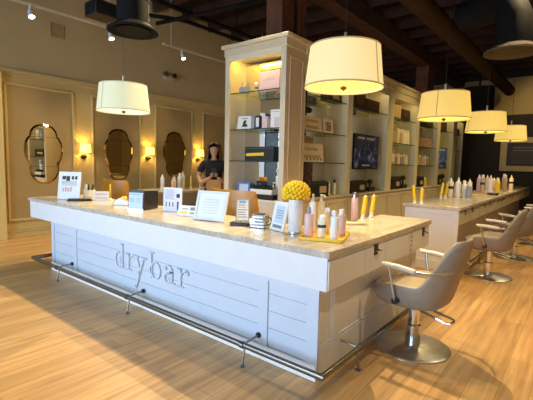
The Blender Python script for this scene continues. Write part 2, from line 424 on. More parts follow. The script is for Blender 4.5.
# raised serif letters
XH = .165
def ell(cx, cy, a, b, n=28, a0=0, a1=2*PI): return [(cx+a*math.cos(a0+(a1-a0)*i/n), cy+b*math.sin(a0+(a1-a0)*i/n)) for i in range(n)]
def letter(ch, X, Z, W):
    bm = nb(); k = XH
    def fn(u, v, d): return Vector((X+u*W, d, Z+v*k))
    D0, D1 = .064, .084
    R = lambda a, b, c, d: prism(bm, [(a, c), (b, c), (b, d), (a, d)], fn, D0, D1)
    Q = lambda p: prism(bm, p, fn, D0, D1)
    RG = lambda o, i: ringprism(bm, o, i, fn, D0, D1)
    if ch in 'db':
        fl = (lambda u: u) if ch == 'd' else (lambda u: 1-u)
        o = [(fl(u), v) for u, v in ell(.40, .49, .40, .51)]; i_ = [(fl(u), v) for u, v in ell(.44, .49, .23, .44)]
        RG(o, i_)
        a, b = sorted((fl(.70), fl(.88))); R(a, b, 0, 1.52)
        a, b = sorted((fl(.56), fl(.88))); R(a, b, 1.46, 1.54)
        if ch == 'd': R(.70, 1.02, 0, .06)
    elif ch == 'r':
        R(.18, .40, 0, 1.0); R(0, .40, .94, 1.02); R(.0, .62, 0, .07)
        Q([(.40, .62), (.40, .74), (.56, .93), (.74, 1.02), (.90, 1.0), (.97, .90), (.80, .90), (.66, .89), (.52, .80)])
        Q(ell(.86, .86, .15, .14, 14))
    elif ch == 'y':
        Q([(.08, .98), (.30, .98), (.60, .10), (.50, -.12)])
        Q([(.78, .98), (.86, .98), (.30, -.78), (.20, -.90), (.14, -.84)])
        R(-.04, .42, .94, 1.02); R(.64, 1.02, .94, 1.02)
        Q(ell(.14, -.86, .13, .12, 14))
    elif ch == 'a':
        RG(ell(.34, .28, .34, .29), ell(.38, .28, .19, .22))
        R(.60, .80, .05, .74)
        Q([(.80, .70), (.76, .88), (.62, 1.0), (.44, 1.03), (.24, .98), (.10, .86), (.16, .80), (.28, .92), (.44, .96), (.54, .90), (.60, .74), (.60, .6), (.80, .6)])
        Q(ell(.16, .80, .13, .12, 14))
        Q([(.70, .0), (.92, .0), (1.02, .08), (.98, .11), (.80, .10), (.66, .2)])
    return bm
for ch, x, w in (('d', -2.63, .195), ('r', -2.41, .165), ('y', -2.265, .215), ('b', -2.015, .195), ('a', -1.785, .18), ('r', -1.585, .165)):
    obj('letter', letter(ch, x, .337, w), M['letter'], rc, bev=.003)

# foot rail
fr = thing('foot_rail', 'brushed steel foot rail running round the reception island', 'foot rail', (0, 0, 0))
def arc(cx, cy, r, a0, a1, z, n=6): return [(cx+r*math.cos(a0+(a1-a0)*i/n), cy+r*math.sin(a0+(a1-a0)*i/n), z) for i in range(n+1)]
ZR, YR, XRl = .165, -.107, .042
bm = tube(nb(), [(-4.165, .14, ZR), (-4.285, .14, ZR), (-4.285, YR, ZR), (XRl, YR, ZR), (XRl, 2.0, ZR)], .0225, 12)
obj('rail', bm, M['railm'], fr)
def bracket(parent, p, d, L_=.18):
    """p: wall point, d: outward unit (x,y)"""
    px, py = p; q = lambda t, z: (px+d[0]*t, py+d[1]*t, z)
    bm = nb(); tube(bm, [q(.0, .178), q(.06, .174), q(L_-.02, ZR+.0)],   .0085, 8)
    tube(bm, [q(L_-.028, ZR-.02), q(L_-.012, .08), q(L_+.0, .02), q(L_-.01, .004)], .0085, 8)
    ax = Vector((-d[1], d[0], 0))
    c = Vector(q(L_, ZR)); tube(bm, [c-ax*.018, c+ax*.018], .0265, 12)
    b = obj('bracket', bm, M['railm'], parent)
    bm = nb(); tube(bm, [q(.0, .178), q(.014, .178)], .021, 14); obj('wall_plate', bm, M['black'], b)
    bm = nb(); lathe(bm, [(.024, 0), (.024, .004), (.01, .008)], q(L_-.005, 0), 14); obj('floor_foot', bm, M['railm'], b)
for x in (-3.588, -2.094, -.611): bracket(fr, (x, .072), (0, -1))
for y in (.407, 1.62): bracket(fr, (-.1195, y), (1, 0), .16)

# ------------------------------------------------------------------ second styling bar (behind)
bm = nb(); box(bm, -.86, -.085, 3.6, 12.2, H-TH, H)
tag(obj('marble_worktop', bm, M['marble'], bev=.006), 'long marble worktop of the far styling bar, crowded with bottles', 'worktop')
sb = thing('styling_bar', 'white far styling bar with plain recessed end panel and drawers', 'counter', (0,0,0))
obj('carcass', box(nb(), -.80, -.36, 3.66, 12.1, 0, .649), M['white'], sb)
obj('fascia', box(nb(), -.83, -.125, 3.66, 12.15, .649, H-TH), M['cream'], sb)
bm = nb(); box(bm, -.83, -.105, 3.635, 3.66, 0, H-TH); obj('end_panel', bm, M['white'], sb)
bm = nb(); w = .06
box(bm, -.83, -.105, 3.62, 3.636, H-TH-w, H-TH); box(bm, -.83, -.105, 3.62, 3.636, 0, .14)
box(bm, -.83, -.83+w, 3.62, 3.636, .14, H-TH-w); box(bm, -.105-w, -.105, 3.62, 3.636, .14, H-TH-w)
obj('panel_frame', bm, M['white'], sb, bev=.003)
y = 3.68
for k in range(12):
    drawer(sb, -.125, y, y+.66, pull=y+.38 if k % 2 == 0 else y+.12, m='cream'); y += .69
fr2 = thing('foot_rail', 'steel foot rail beside the far styling bar', 'foot rail', (0,0,0))
obj('rail', tube(nb(), [(-.10, 3.58, ZR), (.03, 3.58, ZR), (.03, 12., ZR)], .0225, 10), M['railm'], fr2)
for y in (4.5, 6.3, 8.5): 
    bm = nb(); tube(bm, [(.03, y, ZR-.02), (.03, y, .0)], .009, 8); tube(bm, [(.03, y-.02, ZR), (.03, y+.02, ZR)], .027, 10); obj('bracket', bm, M['railm'], fr2)

# third bar near the mirrors
bm = nb(); box(bm, -5.25, -4.50, 2.05, 6.2, H-TH, H)
tag(obj('marble_worktop', bm, M['marble'], bev=.006), 'narrow marble worktop near the mirror wall', 'worktop')
tb = thing('styling_bar', 'grey-fronted styling bar near the mirror wall', 'counter', (0,0,0))
obj('carcass', box(nb(), -5.2, -4.7, 2.1, 6.1, 0, .649), M['greypanel'], tb)
obj('fascia', box(nb(), -5.22, -4.53, 2.08, 6.15, .649, H-TH), M['greypanel'], tb, bev=.004)

# ------------------------------------------------------------------ display shelving
SH = (2.526, 1.969, 1.482)     # top faces of the glass shelves
FX, BX = -2.17, -2.62
def shaker(bm, y0, y1, z0, z1, x):
    w = .05
    box(bm, x, x+.008, y0, y1, z0, z1)
    box(bm, x+.008, x+.018, y0, y1, z0, z0+w); box(bm, x+.008, x+.018, y0, y1, z1-w, z1)
    box(bm, x+.008, x+.018, y0, y0+w, z0+w, z1-w); box(bm, x+.008, x+.018, y1-w, y1, z0+w, z1-w)
def bay(ya, yb, oa, ob, label, shelves=SH):
    t = thing('display_cabinet', label, 'cabinet', (0,0,0), 0)
    obj('side_panel', box(nb(), BX, FX, ya, oa, .915, 3.02), M['creamin'], t, bev=.004)
    obj('side_panel', box(nb(), BX, FX, ob, yb, .915, 3.02), M['creamin'], t, bev=.004)
    obj('mirror_back', box(nb(), BX, BX+.015, oa, ob, .915, 3.02), M['mirror'], t)
    bm = nb(); box(bm, BX, FX, ya, yb, 3.02, 3.08); box(bm, BX, FX+.025, ya, yb, 3.08, 3.2); box(bm, BX, FX+.06, ya, yb, 3.2, 3.255)
    obj('crown', bm, M['cream'], t, bev=.006)
    obj('valance', box(nb(), FX-.03, FX, oa, ob, 2.93, 3.02), M['cream'], t)
    obj('light_strip', box(nb(), FX-.10, FX-.05, oa+.1, ob-.1, 3.008, 3.019), M['ledw'], t)
    obj('ledge', box(nb(), BX, FX+.035, ya, yb, .885, .915), M['cream'], t, bev=.004)
    obj('base_cabinet', box(nb(), BX, FX, ya, yb, 0, .885), M['cream'], t)
    n = 2; w = (yb-ya)/n
    for k in range(n):
        bm = nb(); shaker(bm, ya+k*w+.015, ya+(k+1)*w-.015, .12, .84, FX); d = obj('cabinet_door', bm, M['cream'], t, bev=.003)
        yy = ya+k*w+(w-.09 if k == 0 else .09)
        bm = nb(); tube(bm, [(FX+.018, yy-.05, .79), (FX+.035, yy-.05, .79), (FX+.035, yy+.05, .79), (FX+.018, yy+.05, .79)], .005, 6); obj('handle', bm, M['chrome'], d)
    for z in shelves:
        g = obj('glass_shelf', box(nb(), BX+.016, FX-.02, oa+.003, ob-.003, z-.012, z), M['glass'], t)
        obj('shelf_edge', box(nb(), FX-.02, FX-.017, oa+.003, ob-.003, z-.014, z), M['edge'], g)
    return t
bays = [(2.90, 4.38, 2.93, 4.285), (4.38, 6.24, 4.475, 6.09), (6.24, 8.00, 6.405, 7.90), (8.00, 9.78, 8.11, 9.64), (9.78, 11.52, 9.92, 11.31), (11.52, 12.6, 11.73, 12.5)]
bl = ['first shelving bay beside the end cabinet, with cream sign boxes', 'second shelving bay, with the larger video screen', 'third shelving bay, holding tall pale bottles and dark cartons',
      'fourth shelving bay, with a red-patterned box on its middle shelf', 'fifth shelving bay, with the smaller video screen', 'last narrow shelving bay next to the dark far wall']
for i, b in enumerate(bays):
    bay(*b, bl[i], SH if i not in (1, 4) else SH[:1])

# end cabinet facing the reception desk
ec = thing('display_cabinet', 'tall cream end cabinet with lit niche facing the reception island', 'cabinet', (0,0,0))
EX0, EX1, EY0, EY1, NX0, NX1 = -3.36, -2.17, 2.418, 2.90, -3.262, -2.262
obj('side_panel', box(nb(), EX0, NX0, EY0, EY1, 0, 3.09), M['cream'], ec, bev=.004)
sp_ = obj('side_panel', box(nb(), NX1, EX1, EY0, EY1, 0, 3.09), M['cream'], ec, bev=.004)
bm = nb(); w = .02; x = EX1
for a, b, c, d in ((EY0+.09, EY1-.06, .95, .97), (EY0+.09, EY1-.06, 2.95, 2.97), (EY0+.09, EY0+.11, .97, 2.95), (EY1-.08, EY1-.06, .97, 2.95)): box(bm, x, x+.01, a, b, c, d)
obj('panel_moulding', bm, M['cream'], sp_, bev=.004)
obj('mirror_back', box(nb(), NX0, NX1, EY1-.1, EY1-.085, .9, 3.02), M['mirror'], ec)
bm = nb(); box(bm, NX0, NX1, EY0, EY0+.04, 3.01, 3.09); box(bm, NX0, NX1, EY0+.04, EY1, 3.075, 3.09); obj('header', bm, M['creamin'], ec)
bm = nb(); box(bm, EX0-.015, EX1+.015, EY0-.015, EY1, 3.09, 3.2); box(bm, EX0-.05, EX1+.06, EY0-.05, EY1, 3.2, 3.255); obj('crown', bm, M['cream'], ec, bev=.008)
obj('light_strip', box(nb(), NX0+.05, NX1-.05, EY0+.05, EY0+.11, 3.063, 3.074), M['led'], ec)
obj('base_cabinet', box(nb(), NX0, NX1, EY0+.01, EY1, 0, .87), M['white'], ec)
for a, b in ((NX0+.01, (NX0+NX1)/2-.005), ((NX0+NX1)/2+.005, NX1-.01)):
    bm = nb(); w = .05
    box(bm, a, b, EY0+.002, EY0+.012, .1, .84)
    for q in ((a, b, .1, .15), (a, b, .79, .84), (a, a+w, .15, .79), (b-w, b, .15, .79)): box(bm, q[0], q[1], EY0-.008, EY0+.003, q[2], q[3])
    obj('cabinet_door', bm, M['white'], ec, bev=.003)
obj('ledge', box(nb(), NX0, NX1, EY0-.02, EY1-.1, .87, .90), M['white'], ec, bev=.004)
for z in SH:
    g = obj('glass_shelf', box(nb(), NX0+.003, NX1-.003, EY0+.02, EY1-.101, z-.012, z), M['glass'], ec)
    obj('shelf_edge', box(nb(), NX0+.003, NX1-.003, EY0+.017, EY0+.02, z-.014, z), M['edge'], g)

# ------------------------------------------------------------------ pendant lamps
def pendant(name_loc, label, cool=False, seam_a=None, d=.33, h=.34, sm_='shade'):
    x, y, z = name_loc
    t = thing('pendant_lamp', label, 'lamp', (x, y, z))
    r1, r0 = d, d*.885
    bm = nb(); n = 40
    lathe(bm, [(r1, 0), (r0, h), (r0-.006, h), (r1-.006, .0)], (0,0,0), n, cap=False)
    bm.faces.ensure_lookup_table()
    vs = list(bm.verts)
    for i in range(n):
        j = (i+1) % n; bm.faces.new((vs[3*n+i], vs[3*n+j], vs[j], vs[i]))
    s = obj('lamp_shade', bm, M['shadec' if cool else sm_], t)
    bm = nb(); lathe(bm, [(r1+.002, -.002), (r1+.002, .012)], (0,0,0), n, cap=False); lathe(bm, [(r0+.003, h-.010), (r0+.002, h+.002)], (0,0,0), n, cap=False)
    for a in ([seam_a] if seam_a is not None else []):
        tube(bm, [((r1+.001)*math.cos(a), (r1+.001)*math.sin(a), 0), ((r0+.001)*math.cos(a), (r0+.001)*math.sin(a), h)], .005, 6)
    obj('shade_trim', bm, M['seamc' if cool else 'seam'], s)
    bm = nb(); lathe(bm, [(r1-.012, .018), (r1-.012, .026)], (0,0,0), n); df = obj('diffuser', bm, M['diffuc' if cool else 'diffu'], t)
    bm = nb(); lathe(bm, [(.004, -.022), (.016, -.012), (.03, .0), (.03, .006), (.01, .018)], (0,0,0), 14); obj('finial', bm, mat('bronze_finial', (.18, .12, .05), .35, .8), df)
    bm = nb(); lathe(bm, [(.006, .02), (.006, h+.10)], (0,0,0), 8)
    for a in (0, 2*PI/3, 4*PI/3): tube(bm, [(0,0,h-.01), (r0*math.cos(a), r0*math.sin(a), h-.01)], .003, 5)
    lathe(bm, [(.014, h+.05), (.014, h+.12)], (0,0,0), 10)
    obj('stem', bm, M['chrome'], t)
    bm = nb(); tube(bm, [(0,0,h+.12), (0,0,ZC-.03-z)], .004, 6); lathe(bm, [(.06, ZC-.03-z), (.06, ZC-.001-z)], (0,0,0), 16); obj('cord', bm, M['black'], t)
    return t
import math as _m
def facing(x, y, off): return _m.atan2(-2.1163-y, 1.2031-x)+off
pend = [((-.47, .96, 2.105), 'nearest and largest-looking pendant lamp above the island vase', False, .95),
        ((-.33, 3.46, 2.08), 'warm pendant lamp with a dark seam above the start of the far bar', False, -.28),
        ((-.25, 5.76, 2.08), 'third warm pendant lamp back over the far bar', False, -1.0),
        ((-.25, 8.6, 2.09), 'farthest warm pendant lamp, beside the framed menu board', False, None),
        ((-3.52, .74, 2.07), 'cool white pendant lamp hanging at left above the brochure end of the counter', True, -.9)]
for loc, lab, cool, sa in pend:
    pendant(loc, lab, cool, None if sa is None else facing(loc[0], loc[1], sa), sm_='shade' if loc[1] < 2 else 'shadey')
    l = bpy.data.lights.new('pendant_bulb', 'SPOT'); l.spot_size = math.radians(150); l.spot_blend = .6; l.energy = 34 if not cool else 24; l.color = (1, .72, .36) if not cool else (1, .9, .62); l.shadow_soft_size = 0
    lo = bpy.data.objects.new('pendant_bulb', l); C.objects.link(lo); lo.location = (loc[0], loc[1], loc[2]-.035)

# ------------------------------------------------------------------ ceiling services
dl = thing('air_diffuser', 'black round air diffuser on a drop duct at upper left', 'air vent', (-3.16, .66, 2.98))
bm = nb(); lathe(bm, [(.20, .07), (.285, .0), (.30, .0), (.30, .02), (.20, .09)], (0,0,0), 32); obj('diffuser_cone', bm, M['duct'], dl)
bm = nb(); lathe(bm, [(.12, .015), (.2, .008), (.2, .02)], (0,0,0), 32); obj('inner_cone', bm, M['duct'], dl)
bm = nb(); lathe(bm, [(.185, .08), (.185, 1.1)], (0,0,0), 28)
for z in (.35, .75): lathe(bm, [(.193, z), (.193, z+.03)], (0,0,0), 28)
obj('duct', bm, M['duct'], dl)
bm = nb(); tube(bm, [(-.02, -6., 1.22), (-.02, 1.6, 1.22)], .2, 20); obj('main_duct', bm, M['duct'], dl)

dr_ = thing('air_diffuser', 'beige-rimmed round air diffuser under the dark duct at upper right', 'air vent', (.16, 5.1, 3.22))
bm = nb(); lathe(bm, [(.27, .08), (.38, .0), (.40, .0), (.40, .025), (.27, .11)], (0,0,0), 36, cap=False); obj('rim', bm, M['diff'], dr_)
bm = nb(); lathe(bm, [(.29, .03), (.29, .04)], (0,0,0), 36); obj('inner_cone', bm, M['diff'], dr_)
bm = nb(); tube(bm, [(0,0,.1), (0,0,.5), (-.1,.1,.75), (-.4,.3,.85), (-.85,.5,.85)], .25, 20); obj('duct', bm, M['duct'], dr_)
bm = nb(); tube(bm, [(-1.1, 2.0, 4.05), (-1.05, 13.5, 4.05)], .17, 20)
t = thing('spiral_duct', 'long brown round duct running away under the ceiling', 'duct')
obj('duct', bm, M['ductbrown'], t)
for y in (3.5, 7.5, 11.5): obj('hanger', tube(nb(), [(-1.07, y, 4.21), (-1.07, y, ZC)], .012, 6), M['duct'], t)
bm = nb(); tube(bm, [(1.9, 5.0, 4.2), (1.9, 14, 4.2)], .3, 20)
t = thing('spiral_duct', 'thick black round duct at the far right ceiling', 'duct')
obj('duct', bm, M['duct'], t)
for y in (6.5, 10.5): obj('hanger', tube(nb(), [(1.9, y, 4.49), (1.9, y, ZC)], .012, 6), M['duct'], t)
bm = nb(); rbox(bm, -1.9, -1.1, 11.0, 11.5, 3.15, 3.85, .2)
t = thing('air_handler', 'rounded black air handler against the beige far wall', 'air vent')
obj('housing', bm, M['duct'], t)
obj('hanger', tube(nb(), [(-1.5, 11.25, 3.84), (-1.5, 11.25, ZC)], .03, 8), M['duct'], t)

pipes = [([(-5.25, -4, 4.4), (-5.2, 13, 4.4)], .045, 'upper of two long black pipes below the ceiling at left'),
         ([(-5.95, 2.7, 4.36), (-5.72, 3.05, 4.36), (-5.55, 3.4, 4.36), (-5.35, 12.5, 4.36)], .04, 'lower bent black pipe at the upper left'),
         ([(-5.9, 2.95, 4.25), (-3.2, 3.35, 4.25)], .04, 'black cross pipe slanting over the two long pipes')]
for p, r, lab in pipes: tag(obj('ceiling_pipe', tube(nb(), p, r, 10), M['duct']), lab, 'pipe')
for x, y in ((-5.22, 3.3), (-5.22, 4.6)):
    tag(obj('pipe_hanger', tube(nb(), [(x, y, 4.44), (x, y, ZC)], .01, 6), M['duct']), 'thin black hanger rod holding the %s pipe' % ('near part of the upper' if y < 4 else 'far part of the upper'), 'hanger')

sk = thing('ceiling_speaker', 'black box loudspeaker hung beside the round diffuser', 'speaker', (-4.42, .95, 3.48))
obj('cabinet', box(nb(), -.16, .16, -.17, .17, 0, .2), M['black'], sk, bev=.01)
obj('grille', box(nb(), -.13, .13, -.175, -.17, .02, .18), M['duct'], sk)
obj('hanger', tube(nb(), [(0,0,.2), (0,0,ZC-3.48)], .012, 8), M['duct'], sk)

for (y0, y1, lab) in ((-1.2, 2.05, 'left white lighting track with two spots on the side wall'), (3.03, 6.4, 'right white lighting track with one spot on the side wall')):
    t = thing('ceiling_track', lab, 'light track', (-5.8, y0, 3.83))
    obj('rail', box(nb(), -.02, .02, 0, y1-y0, 0, .035), mat('white_track', (.62, .56, .42), .4), t)
    bm = nb()
    for q in (.2, y1-y0-.2): tube(bm, [(0, q, .035), (0, q, ZC-3.83)], .005, 6)
    obj('suspension_rod', bm, M['white'], t)
spots = [(-5.8, .52, 'track spotlight nearest the left edge of the wall'), (-5.8, 1.86, 'track spotlight beside the round diffuser'), (-5.8, 3.52, 'single track spotlight on the right-hand track')]
spl = None
for x, y, lab in spots:
    if spl is None:
        spl = thing('track_spotlight', lab, 'spotlight', (x, y, 3.83), 0, 'track spotlights')
        A = Matrix.Translation((.03, 0, -.13)) @ Matrix.Rotation(math.radians(-25), 4, 'Y')
        bm = nb(); tube(bm, [(0,0,0), (0,0,-.07)], .018, 8); tube(bm, [(0,0,-.07), (0,.035,-.09), (0,.035,-.13)], .006, 6); obj('yoke', bm, M['white'], spl)
        bm = nb(); lathe(bm, [(.03, .07), (.04, .05), (.05, -.06), (.044, -.06), (.036, .03)], (0,0,0), 18, A); hd = obj('lamp_head', bm, M['white'], spl)
        bm = nb(); lathe(bm, [(.046, -.05), (.046, -.058)], (0,0,0), 18, A); obj('bulb', bm, M['bulb'], hd)
    else: dup(spl, (x, y, 3.83), 0, lab)

em = thing('emergency_spotlight', 'small twin-head emergency light high on the side wall', 'light', (XL+.001, 3.86, 3.44))
obj('housing', box(nb(), 0, .08, -.12, .16, -.06, .06), mat('beige_housing', (.5, .42, .26), .5), em, bev=.01)
for y in (-.14, .12):
    bm = nb(); lathe(bm, [(.03, -.05), (.055, 0), (.055, .05)], (0,0,0), 16, Matrix.Translation((.10, y, .03)) @ Matrix.Rotation(PI/2, 4, 'Y')); obj('lamp_head', bm, M['chrome' if y < 0 else 'black'], em)
wv = thing('wall_vent', 'small square grille high on the side wall', 'vent', (XL+.001, 1.34, 3.84))
obj('frame', ringprism(nb(), [(-.13, -.13), (.13, -.13), (.13, .13), (-.13, .13)], [(-.105, -.105), (.105, -.105), (.105, .105), (-.105, .105)], YZ, 0, .015), M['wallpaper'], wv)
bm = nb()
for k in range(7): box(bm, .0, .01, -.105, .105, -.10+.03*k, -.085+.03*k)
obj('louvre', bm, M['wallpaper'], wv)

# ------------------------------------------------------------------ mirrors and sconces
def mir_outline(s=1.):
    half = [(0, .56), (.09, .55), (.17, .51), (.225, .44), (.245, .365), (.25, .33), (.285, .30), (.325, .22), (.34, .12), (.338, .02), (.315, -.08), (.275, -.16), (.255, -.22), (.262, -.27), (.25, -.36), (.21, -.45), (.14, -.52), (.06, -.555)]
    pts = half + [(-u, v) for u, v in reversed(half[1:])]
    if s != 1.: pts = [(u*(1-s/.34), v*(1-s/.56)) for u, v in pts]
    return pts
mls = ['first scalloped wall mirror, at far left, reflecting black', 'second scalloped wall mirror, between two lit sconces', 'third scalloped wall mirror, farthest back beside the standing person']
for k, (y, z) in enumerate(((1.04, 1.52), (2.56, 1.55), (4.06, 1.60))):
    t = thing('wall_mirror', mls[k], 'mirror', (XL+.019, y, z))
    o, i_ = mir_outline(), mir_outline(.035)
    obj('glass', prism(nb(), i_, YZ, 0, .016), M['wmirror'], t, smooth=False)
    bm = nb(); n = len(o)
    A = [bm.verts.new(YZ(u, v, .004)) for u, v in o]; B = [bm.verts.new(YZ(u, v, .0165)) for u, v in i_]
    for q in range(n): bm.faces.new((A[q], A[(q+1) % n], B[(q+1) % n], B[q]))
    obj('bevelled_edge', bm, M['bevel'], t, smooth=False)
    obj('joint', box(nb(), .0165, .0185, -.235, .235, .315, .325), M['bevel'], t); obj('joint', box(nb(), .0165, .0185, -.25, .25, -.235, -.225), M['bevel'], t)
sls = ['lit wall sconce between the first and second mirrors', 'lit wall sconce between the second and third mirrors', 'lit wall sconce just left of the standing person']
for k, y in enumerate((1.785, 3.285, 4.80)):
    t = thing('wall_sconce', sls[k], 'lamp', (XL+.012, y, 1.50))
    bm = nb(); lathe(bm, [(.055, 0), (.055, .02), (.03, .03)], (0,0,0), 16, Matrix.Rotation(PI/2, 4, 'Y')); tube(bm, [(.03,0,0), (.10,0,.0), (.11,0,.05), (.11, 0, .10)], .009, 8); ball(bm, (.11,0,.0), .028, 10)
    obj('bracket', bm, mat('dark_bronze', (.05, .035, .02), .4, .6), t)
    bm = nb(); lathe(bm, [(.105, .08), (.095, .25), (.09, .25), (.10, .08)], (.11, 0, 0), 20, cap=False); obj('lamp_shade', bm, M['sconce'], t)
    l = bpy.data.lights.new('sconce_bulb', 'POINT'); l.energy = 7; l.color = (1, .68, .18); l.shadow_soft_size = .03
    lo = bpy.data.objects.new('sconce_bulb', l); C.objects.link(lo); lo.location = (XL+.122, y, 1.66)

# ------------------------------------------------------------------ styling chairs
def make_chair(label):
    t = thing('styling_chair', label, 'chair', (0,0,0), 0)
    bm = nb(); lathe(bm, [(.285, 0), (.285, .010), (.27, .018), (.06, .026), (.05, .03)], (0,0,0), 48); obj('base', bm, M['base'], t)
    bm = nb(); lathe(bm, [(.056, .026), (.056, .19), (.05, .195), (.042, .20), (.042, .37), (.075, .375), (.075, .385)], (0,0,0), 28); obj('column', bm, M['polish'], t)
    bm = nb(); tube(bm, [(.02, -.02, .34), (.09, -.06, .335), (.27, -.075, .30), (.30, -.065, .30), (.31, -.02, .305), (.30, .02, .305), (.27, .03, .31), (.05, .03, .345)], .009, 8); obj('foot_lever', bm, M['polish'], t)
    # upholstered tub, front towards -x
    bm = nb(); n = 56; NL = 9
    rings = []
    def sm(t_): t_ = max(0., min(1., t_)); return t_*t_*(3-2*t_)
    for li in range(NL):
        ring = []
        for i in range(n):
            th = -PI + 2*PI*i/n            # 0 = back (+x)
            a = abs(th)
            hgt = .515 + .065*sm((2.5-a)/.9) + .36*sm((1.22-a)/.72)
            lean = max(0., math.cos(th))
            c, s_ = math.cos(th), math.sin(th)
            e = .72
            ux = math.copysign(abs(c)**e, c)*.285; uy = math.copysign(abs(s_)**e, s_)*.285
            def at(sc, z, inner=0.):
                up = max(0., z-.46)
                xx = ux*sc + .30*up*lean - .02
                yy = uy*sc*(1-.42*max(0, up-.12)*lean)
                return Vector((xx - inner*c, yy - inner*s_, z))
            zs = [(.35, .375, 0), (.80, .378, 0), (.95, .41, 0), (1.0, .47, 0), (1.0, .47+(hgt-.47)*.55, 0), (1.0, hgt-.012, 0), (1.0, hgt, .028), (1.0, hgt-.02, .058), (1.0, .47, .075)]
            ring.append(bm.verts.new(at(*zs[li])))
        rings.append(ring)
    for k in range(NL-1):
        for i in range(n):
            j = (i+1) % n; bm.faces.new((rings[k][i], rings[k][j], rings[k+1][j], rings[k+1][i]))
    bm.faces.new(rings[0][::-1]); bm.faces.new(rings[-1])
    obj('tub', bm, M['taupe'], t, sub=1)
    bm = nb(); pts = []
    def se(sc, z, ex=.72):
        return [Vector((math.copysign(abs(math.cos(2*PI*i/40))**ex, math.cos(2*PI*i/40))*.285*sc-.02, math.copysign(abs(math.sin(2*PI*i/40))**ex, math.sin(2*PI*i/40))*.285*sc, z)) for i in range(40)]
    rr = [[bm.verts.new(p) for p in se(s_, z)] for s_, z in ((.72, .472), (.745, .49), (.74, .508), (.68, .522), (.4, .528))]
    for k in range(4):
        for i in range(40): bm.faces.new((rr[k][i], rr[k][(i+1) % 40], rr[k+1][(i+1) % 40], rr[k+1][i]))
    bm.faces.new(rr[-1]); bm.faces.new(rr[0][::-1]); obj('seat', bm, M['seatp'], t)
    for s_ in (-1, 1):
        y = .335*s_
        bm = nb(); tube(bm, [(-.12, y, .715), (-.115, y, .72), (0, y, .718), (.13, y, .708), (.14, y, .706)], .02, 10, radii=[.008, .021, .022, .019, .008]); a = obj('armrest', bm, M['armpad'], t)
        bm = nb(); tube(bm, [(-.07, y, .705), (-.045, y*.97, .58), (-.02, y*.93, .45)], .010, 8)
        tube(bm, [(.10, y, .708), (.22, y*.96, .705), (.305, y*.75, .71), (.335, y*.55, .72)], .008, 8); obj('arm_support', bm, M['chrome'], a)
        bm = nb(); tube(bm, [(-.02, y*.80, .45), (-.02, y*.96, .45)], .024, 12); obj('pivot', bm, M['black'], a)
    return t
ch = make_chair('nearest taupe styling chair, at the right end of the reception island')
ch.location = (.205, 1.04, 0); ch.rotation_euler.z = -.10; ch['group'] = 'styling chairs along the bars'
dup(ch, (.26, 3.84, 0), .02, 'taupe styling chair at the near end of the far bar')
dup(ch, (.36, 5.42, 0), -.30, 'taupe styling chair second along the far bar, turned sideways at the right edge')
dup(ch, (.42, 7.1, 0), .05, 'farthest visible styling chair, third along the far bar')

# mustard tub chairs behind the counter
def tubchair(loc, rz, label, w):
    t = thing('tub_chair', label, 'chair', loc, rz, 'mustard chairs behind the counter')
    bm = nb(); pts = []
    # back: curved panel, top straight, slightly wider at the bottom
    def sect(z, ww, bulge, th):
        o = []; n = 14
        for i in range(n+1):
            u = -1+2*i/n; o.append((u*ww/2, bulge*(u*u)+.0))
        return [Vector((x, y, z)) for x, y in o], [Vector((x*.93, y+th, z)) for x, y in reversed(o)]
    rings = []
    for z, ww, th in ((.42, w*1.12, .09), (.60, w*1.12, .09), (.90, w*1.05, .08), (1.08, w*.97, .07), (1.13, w*.95, .06), (1.145, w*.93, .03)):
        a, b = sect(z, ww, .10, th); rings.append([bm.verts.new(p) for p in a+b])
    m = len(rings[0])
    for k in range(len(rings)-1):
        for i in range(m): bm.faces.new((rings[k][i], rings[k][(i+1) % m], rings[k+1][(i+1) % m], rings[k+1][i]))
    bm.faces.new(rings[0][::-1]); bm.faces.new(rings[-1])
    obj('backrest', bm, M['mustard'], t)
    bm = nb(); rbox(bm, -w*.45, w*.45, .10, .55, .48, .60, .08); obj('seat', bm, M['mustard'], t, bev=.02)
    bm = nb(); lathe(bm, [(.22, 0), (.22, .015), (.03, .03), (.03, .48)], (0, .3, 0), 24); obj('pedestal', bm, M['chrome'], t)
    return t
tubchair((-1.93, 1.02, 0), 0, 'mustard leather tub chair behind the white picture frame', .72)
tubchair((-4.46, 1.02, 0), 0, 'mustard leather tub chair behind the payment terminal, beside the second mirror', .70)

